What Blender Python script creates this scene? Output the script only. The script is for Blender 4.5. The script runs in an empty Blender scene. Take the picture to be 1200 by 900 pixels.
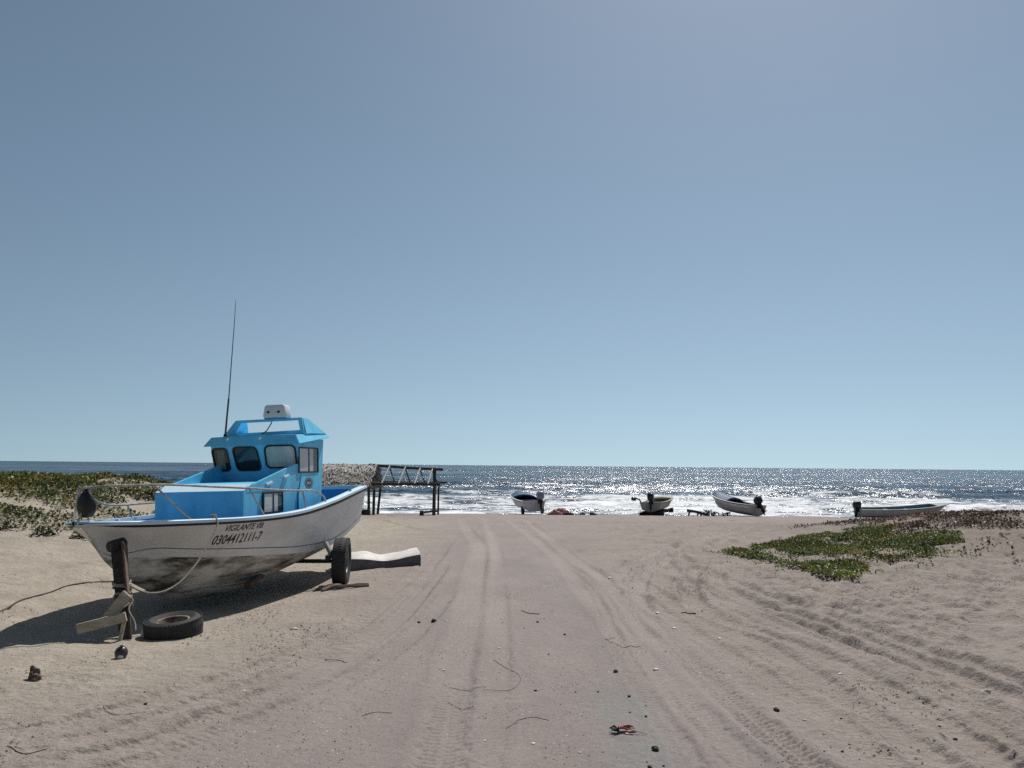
import numpy as np, math
# ------------------------------------------------------------------ noise + terrain (pure numpy)
def _hash(i, j, seed):
    i = np.asarray(i).astype(np.int64); j = np.asarray(j).astype(np.int64)
    h = (i * 374761393 + j * 668265263 + seed * 1442695041) & 0x7fffffff
    h = ((h ^ (h >> 13)) * 1274126177) & 0x7fffffff
    h = (h ^ (h >> 16)) & 0xffff
    return h / 65535.0
def vnoise(x, y, seed=0):
    xi = np.floor(x); yi = np.floor(y)
    fx = x - xi; fy = y - yi
    fx = fx * fx * fx * (fx * (fx * 6 - 15) + 10); fy = fy * fy * fy * (fy * (fy * 6 - 15) + 10)
    a = _hash(xi, yi, seed); b = _hash(xi + 1, yi, seed); c = _hash(xi, yi + 1, seed); d = _hash(xi + 1, yi + 1, seed)
    return (a + (b - a) * fx + (c - a) * fy + (a - b - c + d) * fx * fy) * 2 - 1
def fbm(x, y, seed=0, octv=4, lac=2.07, gain=0.5):
    s = 0.0; amp = 1.0; tot = 0.0
    for k in range(octv):
        ca, sa = math.cos(0.7 * k), math.sin(0.7 * k)
        s = s + amp * vnoise((x * ca - y * sa) * lac ** k, (x * sa + y * ca) * lac ** k, seed + 17 * k); tot += amp; amp *= gain
    return s / tot
def sstep(a, b, x):
    t = np.clip((x - a) / (b - a), 0, 1)
    return t * t * (3 - 2 * t)
BEACH_Y = np.array([-4000, 0, 10, 15, 20, 26, 30, 35, 40, 45, 50, 55, 62, 80, 140, 400])
BEACH_Z = np.array([0.0, 0, 0, -0.05, -0.13, -0.28, -0.40, -0.62, -0.88, -1.14, -1.42, -1.78, -2.45, -3.6, -6, -9])
SEA_Z = -2.0
def base_z(x, y):
    x = np.asarray(x, float); y = np.asarray(y, float)
    z = np.interp(y, BEACH_Y, BEACH_Z)
    # left vegetated dune
    wob = fbm(x / 4.1, y / 4.1, 5, 3)
    h = 1.03 * sstep(7.5, 21, y + 1.2 * wob) * sstep(-5.6, -11.5, x + 0.9 * wob) * (1 - sstep(24, 40, y))
    h = h + 0.42 * np.exp(-(((x + 9.4) / 2.4) ** 2 + ((y - 22.0) / 2.6) ** 2)) + 0.35 * np.exp(-(((x + 15.5) / 4.2) ** 2 + ((y - 20.0) / 3.5) ** 2))
    h = h * (1 + 0.22 * fbm(x / 2.3, y / 2.3, 9, 3))
    # low bank left of the boat
    h = h + 0.12 * sstep(-4.6, -7.2, x) * sstep(3, 6.5, y) * (1 - sstep(14, 22, y))
    # right dune
    wob = fbm(x / 3.3, y / 3.3, 23, 3)
    g = sstep(5.6, 14.0, x - 0.10 * (y - 14) + 0.8 * wob) * sstep(8.5, 19, y) * (1 - sstep(21.5, 30, y + 0.6 * wob))
    h = h + 0.70 * g * (1 + 0.16 * fbm(x / 1.7, y / 1.7, 31, 3))
    h = h + 0.13 * np.exp(-(((x - 7.3) / 2.2) ** 2 + ((y - 14.6) / 1.8) ** 2))
    # hollow the boat sits in
    ca, sa = math.cos(math.radians(11)), math.sin(math.radians(11))
    dx = x + 3.95; dy = y - 10.9
    q = ((dx * ca - dy * sa) / 1.5) ** 2 + ((dx * sa + dy * ca) / 2.9) ** 2
    h = h - 0.12 * np.exp(-q ** 2)
    h = h + 0.035 * fbm(x / 2.6, y / 2.6, 41, 4)
    return z + h
# wheel tracks: world polylines (far to near), width, depth, tread strength
TRACKS = [
 ([(-2.28,35.5),(-1.3,23.5),(-0.68,17.2),(-0.56,12.8),(-0.49,10.1),(-0.45,8.0),(-0.43,6.5),(-0.39,4.5),(-0.36,3)], .30, .022, .5),
 ([(-1.29,36),(-0.34,17.3),(-0.21,12.8),(-0.15,10.1),(-0.1,7.3),(-0.1,5.6),(-0.12,4.5),(-0.14,3)], .22, .012, .7),
 ([(-0.55,37.1),(0.58,19.9),(0.91,14.7),(1.03,10.3),(1.14,8.0),(1.22,6.6),(1.32,5.3),(1.38,4.6),(1.5,3)], .24, .020, .6),
 ([(0.44,35),(1.11,16.4),(1.41,12.65),(1.49,9.35),(1.57,7.57),(1.63,6.0),(1.69,5.1),(1.75,4.6),(1.85,3.2)], .24, .034, 1.0),
 ([(0.9,14.0),(1.11,11.06),(1.06,8.56),(1.03,6.95),(1.04,5.75),(1.06,4.87),(1.04,4.56),(1.02,3)], .17, .012, 1.0),
 ([(1.0,13.5),(1.23,11.07),(1.14,7.43),(1.15,5.85),(1.17,4.8),(1.18,4.56),(1.2,3)], .17, .013, 1.0),
 ([(11.76,32.3),(7.29,24.5),(4.52,19.5),(2.92,16.0),(2.01,13.45),(1.49,11.06),(1.35,9.09),(1.39,7.46)], .26, .028, .3),
 ([(9.48,26.5),(6.52,21.9),(4.37,18.0),(2.95,14.9),(2.08,12.4),(1.68,10.3),(1.52,8.4)], .26, .034, .3),
 ([(4.30,4.2),(4.12,6.37),(3.99,7.37),(3.81,8.54),(3.65,10.12),(3.36,11.8),(3.27,14.13),(3.46,16.5),(4.4,19.5)], .30, .040, .3),
 ([(3.46,3.6),(3.46,5.38),(3.45,6.51),(3.41,7.84),(3.19,9.14),(2.85,10.42),(2.71,12.95),(3.0,15.5)], .28, .042, .4),
 ([(5.58,20.7),(3.67,14.84),(2.73,11.96),(2.36,10.01),(2.45,8.96),(2.87,7.55),(2.97,5.74),(2.87,4.63),(2.8,3)], .28, .040, .4),
 ([(3.48,13.5),(3.07,11.2),(3.21,9.78),(3.53,8.1),(3.73,6.64),(3.80,5.2),(3.8,3.4)], .28, .046, .3),
 ([(2.45,4.0),(2.52,5.6),(2.50,7.2),(2.25,8.8),(2.02,10.4),(1.98,12.6),(2.5,15.5),(4.2,19.0)], .24, .026, .5),
 ([(-3.6,4.6),(-3.18,5.0),(-2.75,5.4),(-2.32,6.24),(-1.88,7.37),(-1.57,9.21),(-1.42,13.3),(-1.48,19.8)], .26, .022, .3),
 ([(-2.75,4.0),(-2.55,4.49),(-2.13,5.05),(-1.78,6.0),(-1.4,7.34),(-1.21,9.48),(-1.18,13.9)], .26, .026, .3),
 ([(-2.4,4.0),(-2.13,4.51),(-1.71,5.23),(-1.31,6.21),(-0.99,7.85),(-0.8,10.8)], .24, .020, .4),
 ([(-5.24,30.2),(-3.5,24.9),(-2.41,22.4),(-1.25,21.4)], .3, .04, .2),
 ([(4.9,4.6),(4.75,6.5),(4.6,8.4),(4.2,10.6),(4.0,13.2),(4.5,16.5),(6.0,20)], .22, .024, .3),
 ([(2.15,3.6),(2.2,5.0),(2.1,6.8),(1.85,8.8),(1.72,10.6),(1.9,13.2),(3.2,17),(6.5,22.5)], .20, .016, .5),
 ([(3.1,3.4),(3.2,4.9),(3.15,6.6),(2.8,8.4),(2.5,10.2),(2.45,12.6),(3.1,15.2),(5.0,19.2)], .20, .020, .4),
 ([(-3.4,4.2),(-2.75,4.85),(-2.2,5.7),(-1.75,6.9),(-1.45,8.6),(-1.3,11.5),(-1.32,16)], .18, .012, .4),
 ([(5.14,29),(2.41,21.7),(0.99,17.4)], .3, .03, .2),
 ([(14.5,43.8),(5.14,23.3),(2.5,18.8),(1.38,15.5)], .35, .04, .2),
 ([(18,44),(9,29),(4.0,21.6),(1.8,18.6)], .35, .04, .2),
]
def _smooth(pts, n=8):
    P = np.array(pts, float); Q = np.vstack([2 * P[0] - P[1], P, 2 * P[-1] - P[-2]]); out = []
    for i in range(1, len(Q) - 2):
        for k in range(n):
            t = k / n
            out.append(0.5 * (2 * Q[i] + (Q[i + 1] - Q[i - 1]) * t + (2 * Q[i - 1] - 5 * Q[i] + 4 * Q[i + 1] - Q[i + 2]) * t * t
                              + (3 * Q[i] - Q[i - 1] - 3 * Q[i + 1] + Q[i + 2]) * t ** 3))
    out.append(P[-1]); return np.array(out)
def compact_mask(x, y):
    # 1 on the driven, flattened middle of the beach road
    left = np.interp(y, [0, 5, 8, 12, 20, 30], [-2.6, -2.4, -1.9, -1.5, -2.2, -3.2])
    right = np.interp(y, [0, 4.5, 6, 8, 12, 16, 22], [2.3, 2.3, 2.2, 2.0, 1.8, 2.0, 3.0])
    w = 0.35 * fbm(x / 1.3, y / 1.9, 77, 3)
    return sstep(0, 0.9, x - left + w) * sstep(0, 0.8, right - x + w) * (1 - sstep(16, 30, y))
def detail(x, y):
    x = np.asarray(x, float); y = np.asarray(y, float)
    comp = compact_mask(x, y)
    near = 1 - sstep(24, 40, y)
    under = np.exp(-(((x + 3.9) / 1.7) ** 2 + ((y - 10) / 3.2) ** 2) ** 2)
    rough = (1 - 0.93 * comp) * (1 - 0.7 * under) * near
    r_right = sstep(2.4, 4.6, x + 0.5 * fbm(x, y, 3, 2)) * sstep(3, 4.6, y)
    z = rough * (0.014 * fbm(x / .55, y / .55, 51, 4) + 0.010 * fbm(x / 0.17, y / 0.21, 52, 3))
    # trampled, churned sand to the right
    r_right = r_right * (.45 + .55 * sstep(6.3, 9.5, y - .35 * (x - 3)))
    c = fbm(x / .34, y / .42, 61, 3); c2 = vnoise(x / .16, y / .2, 62)
    z = z + near * r_right * (0.046 * c + 0.058 * np.minimum(c2, 0.10) + 0.024 * fbm(x / 1.1, y / 1.3, 63, 2) - .034 * np.abs(vnoise(x / .11, y / .15, 65)) - 0.05 * np.maximum(vnoise(x / .23, y / .2, 64) - .35, 0))
    # wind-rippled left bank
    l = sstep(-2.2, -4.4, x) * near * (1 - 0.8 * under)
    z = z + l * (0.022 * fbm(x / .5, y / .8, 71, 3) - 0.055 * np.maximum(vnoise(x / .27, y / .33, 72) - 0.45, 0))
    # footprints
    fp = np.zeros_like(z)
    for k in range(3):
        gx, gy = x / (.62 + .1 * k) + 3.7 * k, y / (.7 + .1 * k) + 1.3 * k
        ix, iy = np.floor(gx), np.floor(gy)
        ox = gx - ix - (.3 + .4 * _hash(ix, iy, 81 + k)); oy = gy - iy - (.3 + .4 * _hash(ix, iy, 91 + k))
        on = (_hash(ix, iy, 85 + k) > 0.55)
        th = _hash(ix, iy, 88 + k) * 6.28; ux = ox * np.cos(th) + oy * np.sin(th); uy = -ox * np.sin(th) + oy * np.cos(th)
        q = (ux / .10) ** 2 + (uy / .21) ** 2
        fp = fp + on * (-0.034 * np.exp(-q) + 0.016 * np.exp(-(np.sqrt(q) - 1.55) ** 2 * 5))
    z = z + fp * near * np.clip(r_right + 0.45 * sstep(-2.0, -3.4, x) * (1 - under) + 0.25 * sstep(13, 17, y) * (1 - comp), 0, 1)
    z = z + 0.0022 * vnoise(x / .05, y / .05, 95) * (1 - sstep(9, 14, y)) + .004 * comp * fbm(x / .8, y / 2.5, 96, 3)
    # wheel tracks
    flat = (x * 1.0).ravel(); fy = (y * 1.0).ravel(); acc = np.zeros(flat.shape)
    for ti, (pts, w, dep, tread) in enumerate(TRACKS):
        P = _smooth(pts); m = w * 1.5
        bb = np.nonzero((flat > P[:, 0].min() - m) & (flat < P[:, 0].max() + m) & (fy > P[:, 1].min() - m) & (fy < P[:, 1].max() + m))[0]
        if len(bb) == 0: continue
        bx, by = flat[bb], fy[bb]
        best = np.full(bb.shape, 9.0); sd = np.zeros(bb.shape); ss = np.zeros(bb.shape); s0 = 0.0
        for a, b in zip(P[:-1], P[1:]):
            dx, dy = b - a; L = math.hypot(dx, dy)
            if L < 1e-6: continue
            sel = np.nonzero((bx > min(a[0], b[0]) - m) & (bx < max(a[0], b[0]) + m) & (by > min(a[1], b[1]) - m) & (by < max(a[1], b[1]) + m))[0]
            if len(sel):
                px, py = bx[sel] - a[0], by[sel] - a[1]
                t = np.clip((px * dx + py * dy) / L / L, 0, 1)
                d = np.hypot(px - t * dx, py - t * dy); up = d < best[sel]
                k = sel[up]; best[k] = d[up]; ss[k] = s0 + t[up] * L
                sd[k] = np.where((px * dy - py * dx)[up] > 0, d[up], -d[up])
            s0 += L
        hit = best < m; d = best[hit]; k = bb[hit]; s = ss[hit]; sg = sd[hit]
        irr = 0.75 + 0.5 * vnoise(s / 1.7, s * 0 + ti, 101)
        edge = w * (0.08 * vnoise(s / .18, s * 0 + ti, 102) + .10 * vnoise(flat[k] / .05, fy[k] / .06, 103) * (1 - sstep(5, 8, fy[k])))
        dep = dep * (1.0 if abs(P[0, 0]) < 1.9 else 1.12); rut = -dep * (1 - sstep(w * .36, w * .58, d + edge)) + 0.55 * dep * np.exp(-((d - w * .72) / (w * .17)) ** 2)
        ph = s / .062 + np.abs(sg) / w * 1.6
        tr = tread * dep * 0.2 * np.where((ph % 1) < .5, 1.0, -1.0) * (np.abs(sg) < w * .46) * (np.abs(sg) > w * .06)
        tr = tr + tread * dep * .22 * (np.abs((np.abs(sg) / w * 5) % 1 - .5) < .16) * (np.abs(sg) < w * .46)
        tr = tr * (1 - sstep(12, 20, fy[k])) * np.clip(.6 + 1.2 * vnoise(s / .9, s * 0 + ti, 104), 0, 1)
        ends = sstep(0, .8, s) * sstep(0, .8, s0 - s)
        acc[k] += (rut * irr + tr) * ends
    return z + acc.reshape(z.shape)
def ground(x, y):
    X = np.atleast_1d(np.asarray(x, float)); Y = np.atleast_1d(np.asarray(y, float))
    z = base_z(X, Y) + detail(X, Y)
    return float(z[0]) if np.ndim(x) == 0 else z
import bpy, random
from mathutils import Vector, Matrix
R = math.radians
random.seed(7); rng = np.random.default_rng(7)
S = bpy.context.scene; COL = S.collection
# ------------------------------------------------------------------ materials
def lin(h):
    h = h.lstrip('#'); return tuple((c / 12.92 if c <= .04045 else ((c + .055) / 1.055) ** 2.4) for c in (int(h[i:i + 2], 16) / 255 for i in (0, 2, 4)))
MATS = {}
def mat(name, col, rough=.6, var=.18, scale=6., bump=0., bscale=40., metal=0., col2=None, spec=.4, stretch=(1, 1, 1), contrast=(.35, .65), wear=None, wstretch=(1, 1, 1), wpos=(.60, .70), wmix=.4):
    if name in MATS: return MATS[name]
    m = bpy.data.materials.new(name); m.use_nodes = True; nt = m.node_tree; N = nt.nodes; L = nt.links
    b = N['Principled BSDF']; tc = N.new('ShaderNodeTexCoord'); mp = N.new('ShaderNodeMapping'); mp.inputs['Scale'].default_value = stretch
    L.new(tc.outputs['Object'], mp.inputs['Vector'])
    n = N.new('ShaderNodeTexNoise'); n.inputs['Scale'].default_value = scale; n.inputs['Detail'].default_value = 7; n.inputs['Roughness'].default_value = .65
    L.new(mp.outputs[0], n.inputs['Vector'])
    rp = N.new('ShaderNodeValToRGB'); rp.color_ramp.elements[0].position = contrast[0]; rp.color_ramp.elements[1].position = contrast[1]
    c2 = col2 if col2 else tuple(c * (1 - var) for c in col)
    rp.color_ramp.elements[0].color = (*c2, 1); rp.color_ramp.elements[1].color = (*col, 1)
    L.new(n.outputs['Fac'], rp.inputs[0]); L.new(rp.outputs[0], b.inputs['Base Color'])
    if wear:
        m2 = N.new('ShaderNodeMapping'); m2.inputs['Scale'].default_value = wstretch; L.new(tc.outputs['Object'], m2.inputs['Vector'])
        w1 = N.new('ShaderNodeTexNoise'); w1.inputs['Scale'].default_value = 7; w1.inputs['Detail'].default_value = 9; w1.inputs['Roughness'].default_value = .72; L.new(m2.outputs[0], w1.inputs['Vector'])
        w2 = N.new('ShaderNodeValToRGB'); w2.color_ramp.elements[0].position = wpos[0]; w2.color_ramp.elements[1].position = wpos[1]; w2.color_ramp.elements[1].color = (wmix, wmix, wmix, 1); L.new(w1.outputs['Fac'], w2.inputs[0])
        w3 = N.new('ShaderNodeMix'); w3.data_type = 'RGBA'; L.new(w2.outputs[0], w3.inputs['Factor']); L.new(rp.outputs[0], w3.inputs['A']); w3.inputs['B'].default_value = (*wear, 1); L.new(w3.outputs['Result'], b.inputs['Base Color'])
    mr = N.new('ShaderNodeMapRange'); mr.inputs[3].default_value = min(1, rough + .1); mr.inputs[4].default_value = max(.03, rough - .1)
    L.new(n.outputs['Fac'], mr.inputs[0]); L.new(mr.outputs[0], b.inputs['Roughness'])
    b.inputs['Metallic'].default_value = metal; b.inputs['Specular IOR Level'].default_value = spec
    if bump:
        n2 = N.new('ShaderNodeTexNoise'); n2.inputs['Scale'].default_value = bscale; n2.inputs['Detail'].default_value = 5; L.new(mp.outputs[0], n2.inputs['Vector'])
        bp = N.new('ShaderNodeBump'); bp.inputs['Strength'].default_value = bump; bp.inputs['Distance'].default_value = .02
        L.new(n2.outputs['Fac'], bp.inputs['Height']); L.new(bp.outputs[0], b.inputs['Normal'])
    MATS[name] = m; return m
def leaf_mat(name, rough=.5, trans=.25):
    m = bpy.data.materials.new(name); m.use_nodes = True; nt = m.node_tree; N = nt.nodes; L = nt.links
    b = N['Principled BSDF']; at = N.new('ShaderNodeAttribute'); at.attribute_name = 'tint'
    tc = N.new('ShaderNodeTexCoord'); n = N.new('ShaderNodeTexNoise'); n.inputs['Scale'].default_value = 30; L.new(tc.outputs['Object'], n.inputs['Vector'])
    mx = N.new('ShaderNodeMix'); mx.data_type = 'RGBA'; mx.blend_type = 'MULTIPLY'; mx.inputs['Factor'].default_value = .5
    L.new(at.outputs['Color'], mx.inputs['A']); rp = N.new('ShaderNodeValToRGB'); rp.color_ramp.elements[0].color = (.55, .55, .55, 1); rp.color_ramp.elements[1].color = (1.3, 1.3, 1.3, 1)
    L.new(n.outputs['Fac'], rp.inputs[0]); L.new(rp.outputs[0], mx.inputs['B'])
    L.new(mx.outputs['Result'], b.inputs['Base Color']); b.inputs['Roughness'].default_value = rough; b.inputs['Specular IOR Level'].default_value = .12
    if trans:
        tr = N.new('ShaderNodeBsdfTranslucent'); L.new(mx.outputs['Result'], tr.inputs['Color']); ms = N.new('ShaderNodeMixShader'); ms.inputs[0].default_value = trans
        L.new(b.outputs[0], ms.inputs[1]); L.new(tr.outputs[0], ms.inputs[2]); L.new(ms.outputs[0], N['Material Output'].inputs['Surface'])
    return m
# ------------------------------------------------------------------ mesh builder
def frame_of(d):
    d = d.normalized(); up = Vector((0, 0, 1)) if abs(d.z) < .95 else Vector((1, 0, 0))
    s = d.cross(up).normalized(); return s, s.cross(d).normalized()
class MB:
    def __init__(s): s.v = []; s.f = []; s.mi = []
    def add(s, vs, fs, mi=0):
        o = len(s.v); s.v += [tuple(p) for p in vs]; s.f += [tuple(o + i for i in f) for f in fs]; s.mi += [mi] * len(fs); return s
    def box(s, c, h, rz=0., taper=1., mi=0):
        cz, sz = math.cos(rz), math.sin(rz); vs = []
        for z, t in ((-1, 1.), (1, taper)):
            for x, y in ((-1, -1), (1, -1), (1, 1), (-1, 1)):
                X, Y = x * h[0] * t, y * h[1] * t; vs.append((c[0] + X * cz - Y * sz, c[1] + X * sz + Y * cz, c[2] + z * h[2]))
        return s.add(vs, [(3, 2, 1, 0), (4, 5, 6, 7), (0, 1, 5, 4), (1, 2, 6, 5), (2, 3, 7, 6), (3, 0, 4, 7)], mi)
    def bar(s, a, b, w, h, w2=None, h2=None, up=None, mi=0):
        a, b = Vector(a), Vector(b); d = b - a; x, y = frame_of(d)
        if up is not None:
            y = Vector(up); y = (y - d * (y.dot(d) / d.dot(d))).normalized(); x = d.normalized().cross(y)
        w2 = w2 or w; h2 = h2 or h; vs = []
        for p, W_, H_ in ((a, w, h), (b, w2, h2)):
            vs += [p - x * W_ / 2 - y * H_ / 2, p + x * W_ / 2 - y * H_ / 2, p + x * W_ / 2 + y * H_ / 2, p - x * W_ / 2 + y * H_ / 2]
        return s.add(vs, [(3, 2, 1, 0), (4, 5, 6, 7), (0, 1, 5, 4), (1, 2, 6, 5), (2, 3, 7, 6), (3, 0, 4, 7)], mi)
    def tube(s, pts, r, n=8, mi=0):
        P = [Vector(p) for p in pts]; rs = r if isinstance(r, (list, tuple)) else [r] * len(P); vs = []; fs = []; ref = None
        for i, p in enumerate(P):
            d = (P[min(i + 1, len(P) - 1)] - P[max(i - 1, 0)]).normalized()
            if ref is None: x, y = frame_of(d)
            else:
                x = (ref - d * ref.dot(d)).normalized(); y = x.cross(d)
            ref = x
            for k in range(n):
                t = 6.28318 * k / n; vs.append(p + (x * math.cos(t) + y * math.sin(t)) * rs[i])
        for i in range(len(P) - 1):
            for k in range(n):
                fs.append((i * n + k, i * n + (k + 1) % n, (i + 1) * n + (k + 1) % n, (i + 1) * n + k))
        fs.append(tuple(range(n - 1, -1, -1))); fs.append(tuple((len(P) - 1) * n + k for k in range(n)))
        return s.add(vs, fs, mi)
    def lathe(s, prof, c=(0, 0, 0), axis='Z', n=24, mi=0, close=True):
        vs = []; fs = []
        for (r, h) in prof:
            for k in range(n):
                t = 6.28318530718 * k / n; x, y = r * math.cos(t), r * math.sin(t)
                vs.append({'Z': (c[0] + x, c[1] + y, c[2] + h), 'Y': (c[0] + x, c[1] + h, c[2] + y), 'X': (c[0] + h, c[1] + x, c[2] + y)}[axis])
        m = len(prof)
        for i in range(m - 1 + (1 if close else 0)):
            j = (i + 1) % m
            for k in range(n): fs.append((i * n + k, i * n + (k + 1) % n, j * n + (k + 1) % n, j * n + k))
        return s.add(vs, fs, mi)
    def grid(s, rows, mi=0, flip=False):
        m = len(rows[0]); vs = [p for r in rows for p in r]; fs = []
        for i in range(len(rows) - 1):
            for k in range(m - 1):
                f = (i * m + k, i * m + k + 1, (i + 1) * m + k + 1, (i + 1) * m + k); fs.append(f[::-1] if flip else f)
        return s.add(vs, fs, mi)
    def prism(s, poly, off, mi=0):
        n = len(poly); vs = [Vector(p) for p in poly] + [Vector(p) + Vector(off) for p in poly]
        return s.add(vs, [tuple(range(n))[::-1], tuple(range(n, 2 * n))] + [(i, (i + 1) % n, n + (i + 1) % n, n + i) for i in range(n)], mi)
    def ico(s, c, r, sub=2, noise=0., seed=0, mi=0):
        import bmesh
        bm = bmesh.new(); bmesh.ops.create_icosphere(bm, subdivisions=sub, radius=1.0); rr = random.Random(seed); ph = [rr.uniform(0, 9) for _ in range(6)]
        vs = []
        for v in bm.verts:
            d = v.co; k = 1 + noise * (math.sin(3.1 * d.x + ph[0] + 2 * d.y) + math.sin(4.3 * d.y + ph[1] + 2.3 * d.z) + .6 * math.sin(7.9 * d.z + ph[2] + 5 * d.x) + .5 * math.sin(11 * d.x + ph[3] - 9 * d.y)) / 2
            vs.append((c[0] + d.x * k * r[0], c[1] + d.y * k * r[1], c[2] + d.z * k * r[2]))
        fs = [tuple(v.index for v in f.verts) for f in bm.faces]; bm.free(); return s.add(vs, fs, mi)
    def build(s, name, mats, parent=None, smooth=False, bevel=0., fix=True, recess=None):
        me = bpy.data.meshes.new(name); me.from_pydata(s.v, [], s.f)
        mats = mats if isinstance(mats, (list, tuple)) else [mats]
        for m in mats: me.materials.append(m)
        if len(mats) > 1: me.polygons.foreach_set('material_index', s.mi)
        if fix or bevel:
            import bmesh
            bm = bmesh.new(); bm.from_mesh(me)
            if fix: bmesh.ops.recalc_face_normals(bm, faces=bm.faces)
            if bevel:
                es = [e for e in bm.edges if len(e.link_faces) == 2 and e.calc_face_angle(0) > .6]
                bmesh.ops.bevel(bm, geom=es, offset=bevel, segments=2, affect='EDGES', clamp_overlap=True)
            bm.to_mesh(me); bm.free()
        if smooth:
            me.polygons.foreach_set('use_smooth', [True] * len(me.polygons))
            if smooth != 'all': me.set_sharp_from_angle(angle=R(38))
        o = bpy.data.objects.new(name, me); COL.objects.link(o)
        if parent: o.parent = parent
        return o
def np_mesh(name, V, Fq, m, attrs=None, smooth=False, parent=None, tint=None):
    """mesh from numpy arrays; Fq is (n,k) with k = 3 or 4"""
    me = bpy.data.meshes.new(name); k = Fq.shape[1]
    me.vertices.add(len(V)); me.vertices.foreach_set('co', np.ascontiguousarray(V, np.float32).ravel())
    me.loops.add(Fq.size); me.loops.foreach_set('vertex_index', np.ascontiguousarray(Fq, np.int32).ravel())
    me.polygons.add(len(Fq)); me.polygons.foreach_set('loop_start', np.arange(0, Fq.size, k, dtype=np.int32))
    me.update(calc_edges=True)
    if smooth: me.polygons.foreach_set('use_smooth', np.ones(len(Fq), bool))
    for an, av in (attrs or {}).items():
        a = me.attributes.new(an, 'FLOAT', 'POINT'); a.data.foreach_set('value', np.ascontiguousarray(av, np.float32))
    if tint is not None:
        a = me.attributes.new('tint', 'FLOAT_COLOR', 'POINT'); a.data.foreach_set('color', np.ascontiguousarray(np.c_[tint, np.ones(len(tint))], np.float32).ravel())
    me.materials.append(m); o = bpy.data.objects.new(name, me); COL.objects.link(o)
    if parent: o.parent = parent
    return o
def tag(o, label=None, cat=None, group=None, kind=None):
    if label: o['label'] = label
    if cat: o['category'] = cat
    if group: o['group'] = group
    if kind: o['kind'] = kind
    return o
def empty(name, loc, rot=(0, 0, 0), label=None, cat=None, group=None):
    o = bpy.data.objects.new(name, None); COL.objects.link(o); o.empty_display_size = .2; o.location = loc; o.rotation_euler = rot
    return tag(o, label, cat, group)
def leaves(P, size, tilt=.6, long=1.0, palette=None, weights=None, fold=.25, upright=0.):
    """many small folded leaves; returns verts, quads, tints"""
    n = len(P); th = rng.uniform(0, 6.283, n); el = rng.normal(upright, tilt, n)
    d = np.c_[np.cos(th) * np.cos(el), np.sin(th) * np.cos(el), np.sin(el)]
    s = np.c_[-np.sin(th), np.cos(th), rng.normal(0, .35, n)]; s /= np.linalg.norm(s, axis=1)[:, None]
    nn = np.cross(d, s); sz = rng.uniform(size[0], size[1], n)[:, None]; w = sz * rng.uniform(.45, .8, n)[:, None] / long
    base = P; tip = P + d * sz; mid = P + d * sz * .5
    V = np.stack([base, mid + s * w * .5 + nn * w * fold, tip, mid - s * w * .5 + nn * w * fold], 1).reshape(-1, 3)
    F = np.arange(4 * n).reshape(n, 4)
    pal = np.array(palette); idx = rng.choice(len(pal), n, p=weights); T = pal[idx] * rng.uniform(.7, 1.3, (n, 1))
    return V, F, np.repeat(T, 4, 0)
# ------------------------------------------------------------------ world, sun, camera
SUN_AZ, SUN_EL = 21.0, 57.0
W_ = bpy.data.worlds.new('World'); S.world = W_; W_.use_nodes = True
wn, wl = W_.node_tree.nodes, W_.node_tree.links
sky = wn.new('ShaderNodeTexSky'); sky.sky_type = 'NISHITA'; sky.sun_disc = False
sky.sun_elevation = R(SUN_EL); sky.sun_rotation = R(SUN_AZ); sky.air_density = 1.0; sky.dust_density = .45; sky.ozone_density = 1.5; sky.altitude = 0
hs = wn.new('ShaderNodeHueSaturation'); hs.inputs['Saturation'].default_value = .76; hs.inputs['Hue'].default_value = .485
wtc = wn.new('ShaderNodeTexCoord'); wmp = wn.new('ShaderNodeMapping'); wmp.inputs['Scale'].default_value = (1, 1, .86); wmp.inputs['Location'].default_value = (0, 0, .14)
wl.new(wtc.outputs['Generated'], wmp.inputs['Vector']); wl.new(wmp.outputs[0], sky.inputs['Vector'])
wl.new(sky.outputs[0], hs.inputs['Color']); gm = wn.new('ShaderNodeGamma'); gm.inputs[1].default_value = 1.45; wl.new(hs.outputs[0], gm.inputs[0])
mw_ = wn.new('ShaderNodeMix'); mw_.data_type = 'RGBA'; mw_.blend_type = 'MULTIPLY'; mw_.inputs['Factor'].default_value = 1; mw_.inputs['B'].default_value = (.652, .614, .562, 1)
wl.new(gm.outputs[0], mw_.inputs['A']); wl.new(mw_.outputs['Result'], wn['Background'].inputs['Color']); wn['Background'].inputs['Strength'].default_value = .062
sl = bpy.data.lights.new('sun', 'SUN'); sl.energy = 4.45; sl.angle = R(.53); sl.color = (1.0, .965, .92)
so = bpy.data.objects.new('sun', sl); COL.objects.link(so)
sd = Vector((math.sin(R(SUN_AZ)) * math.cos(R(SUN_EL)), math.cos(R(SUN_AZ)) * math.cos(R(SUN_EL)), math.sin(R(SUN_EL))))
so.rotation_euler = sd.to_track_quat('Z', 'Y').to_euler(); so.location = (10, 20, 30)
cd = bpy.data.cameras.new('camera'); co = bpy.data.objects.new('camera', cd); COL.objects.link(co); S.camera = co
cd.sensor_width = 36; cd.lens = 27.0; cd.clip_start = .05; cd.clip_end = 80000
pitch, roll = math.atan(95.5 / 900), math.atan(11 / 1200)
co.matrix_world = Matrix.Translation((0, 0, 1.7)) @ Matrix.Rotation(R(90) + pitch, 4, 'X') @ Matrix.Rotation(roll, 4, 'Z')
S.view_settings.view_transform = 'Standard'; S.view_settings.look = 'None'; S.view_settings.exposure = 0; S.view_settings.gamma = 1
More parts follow.
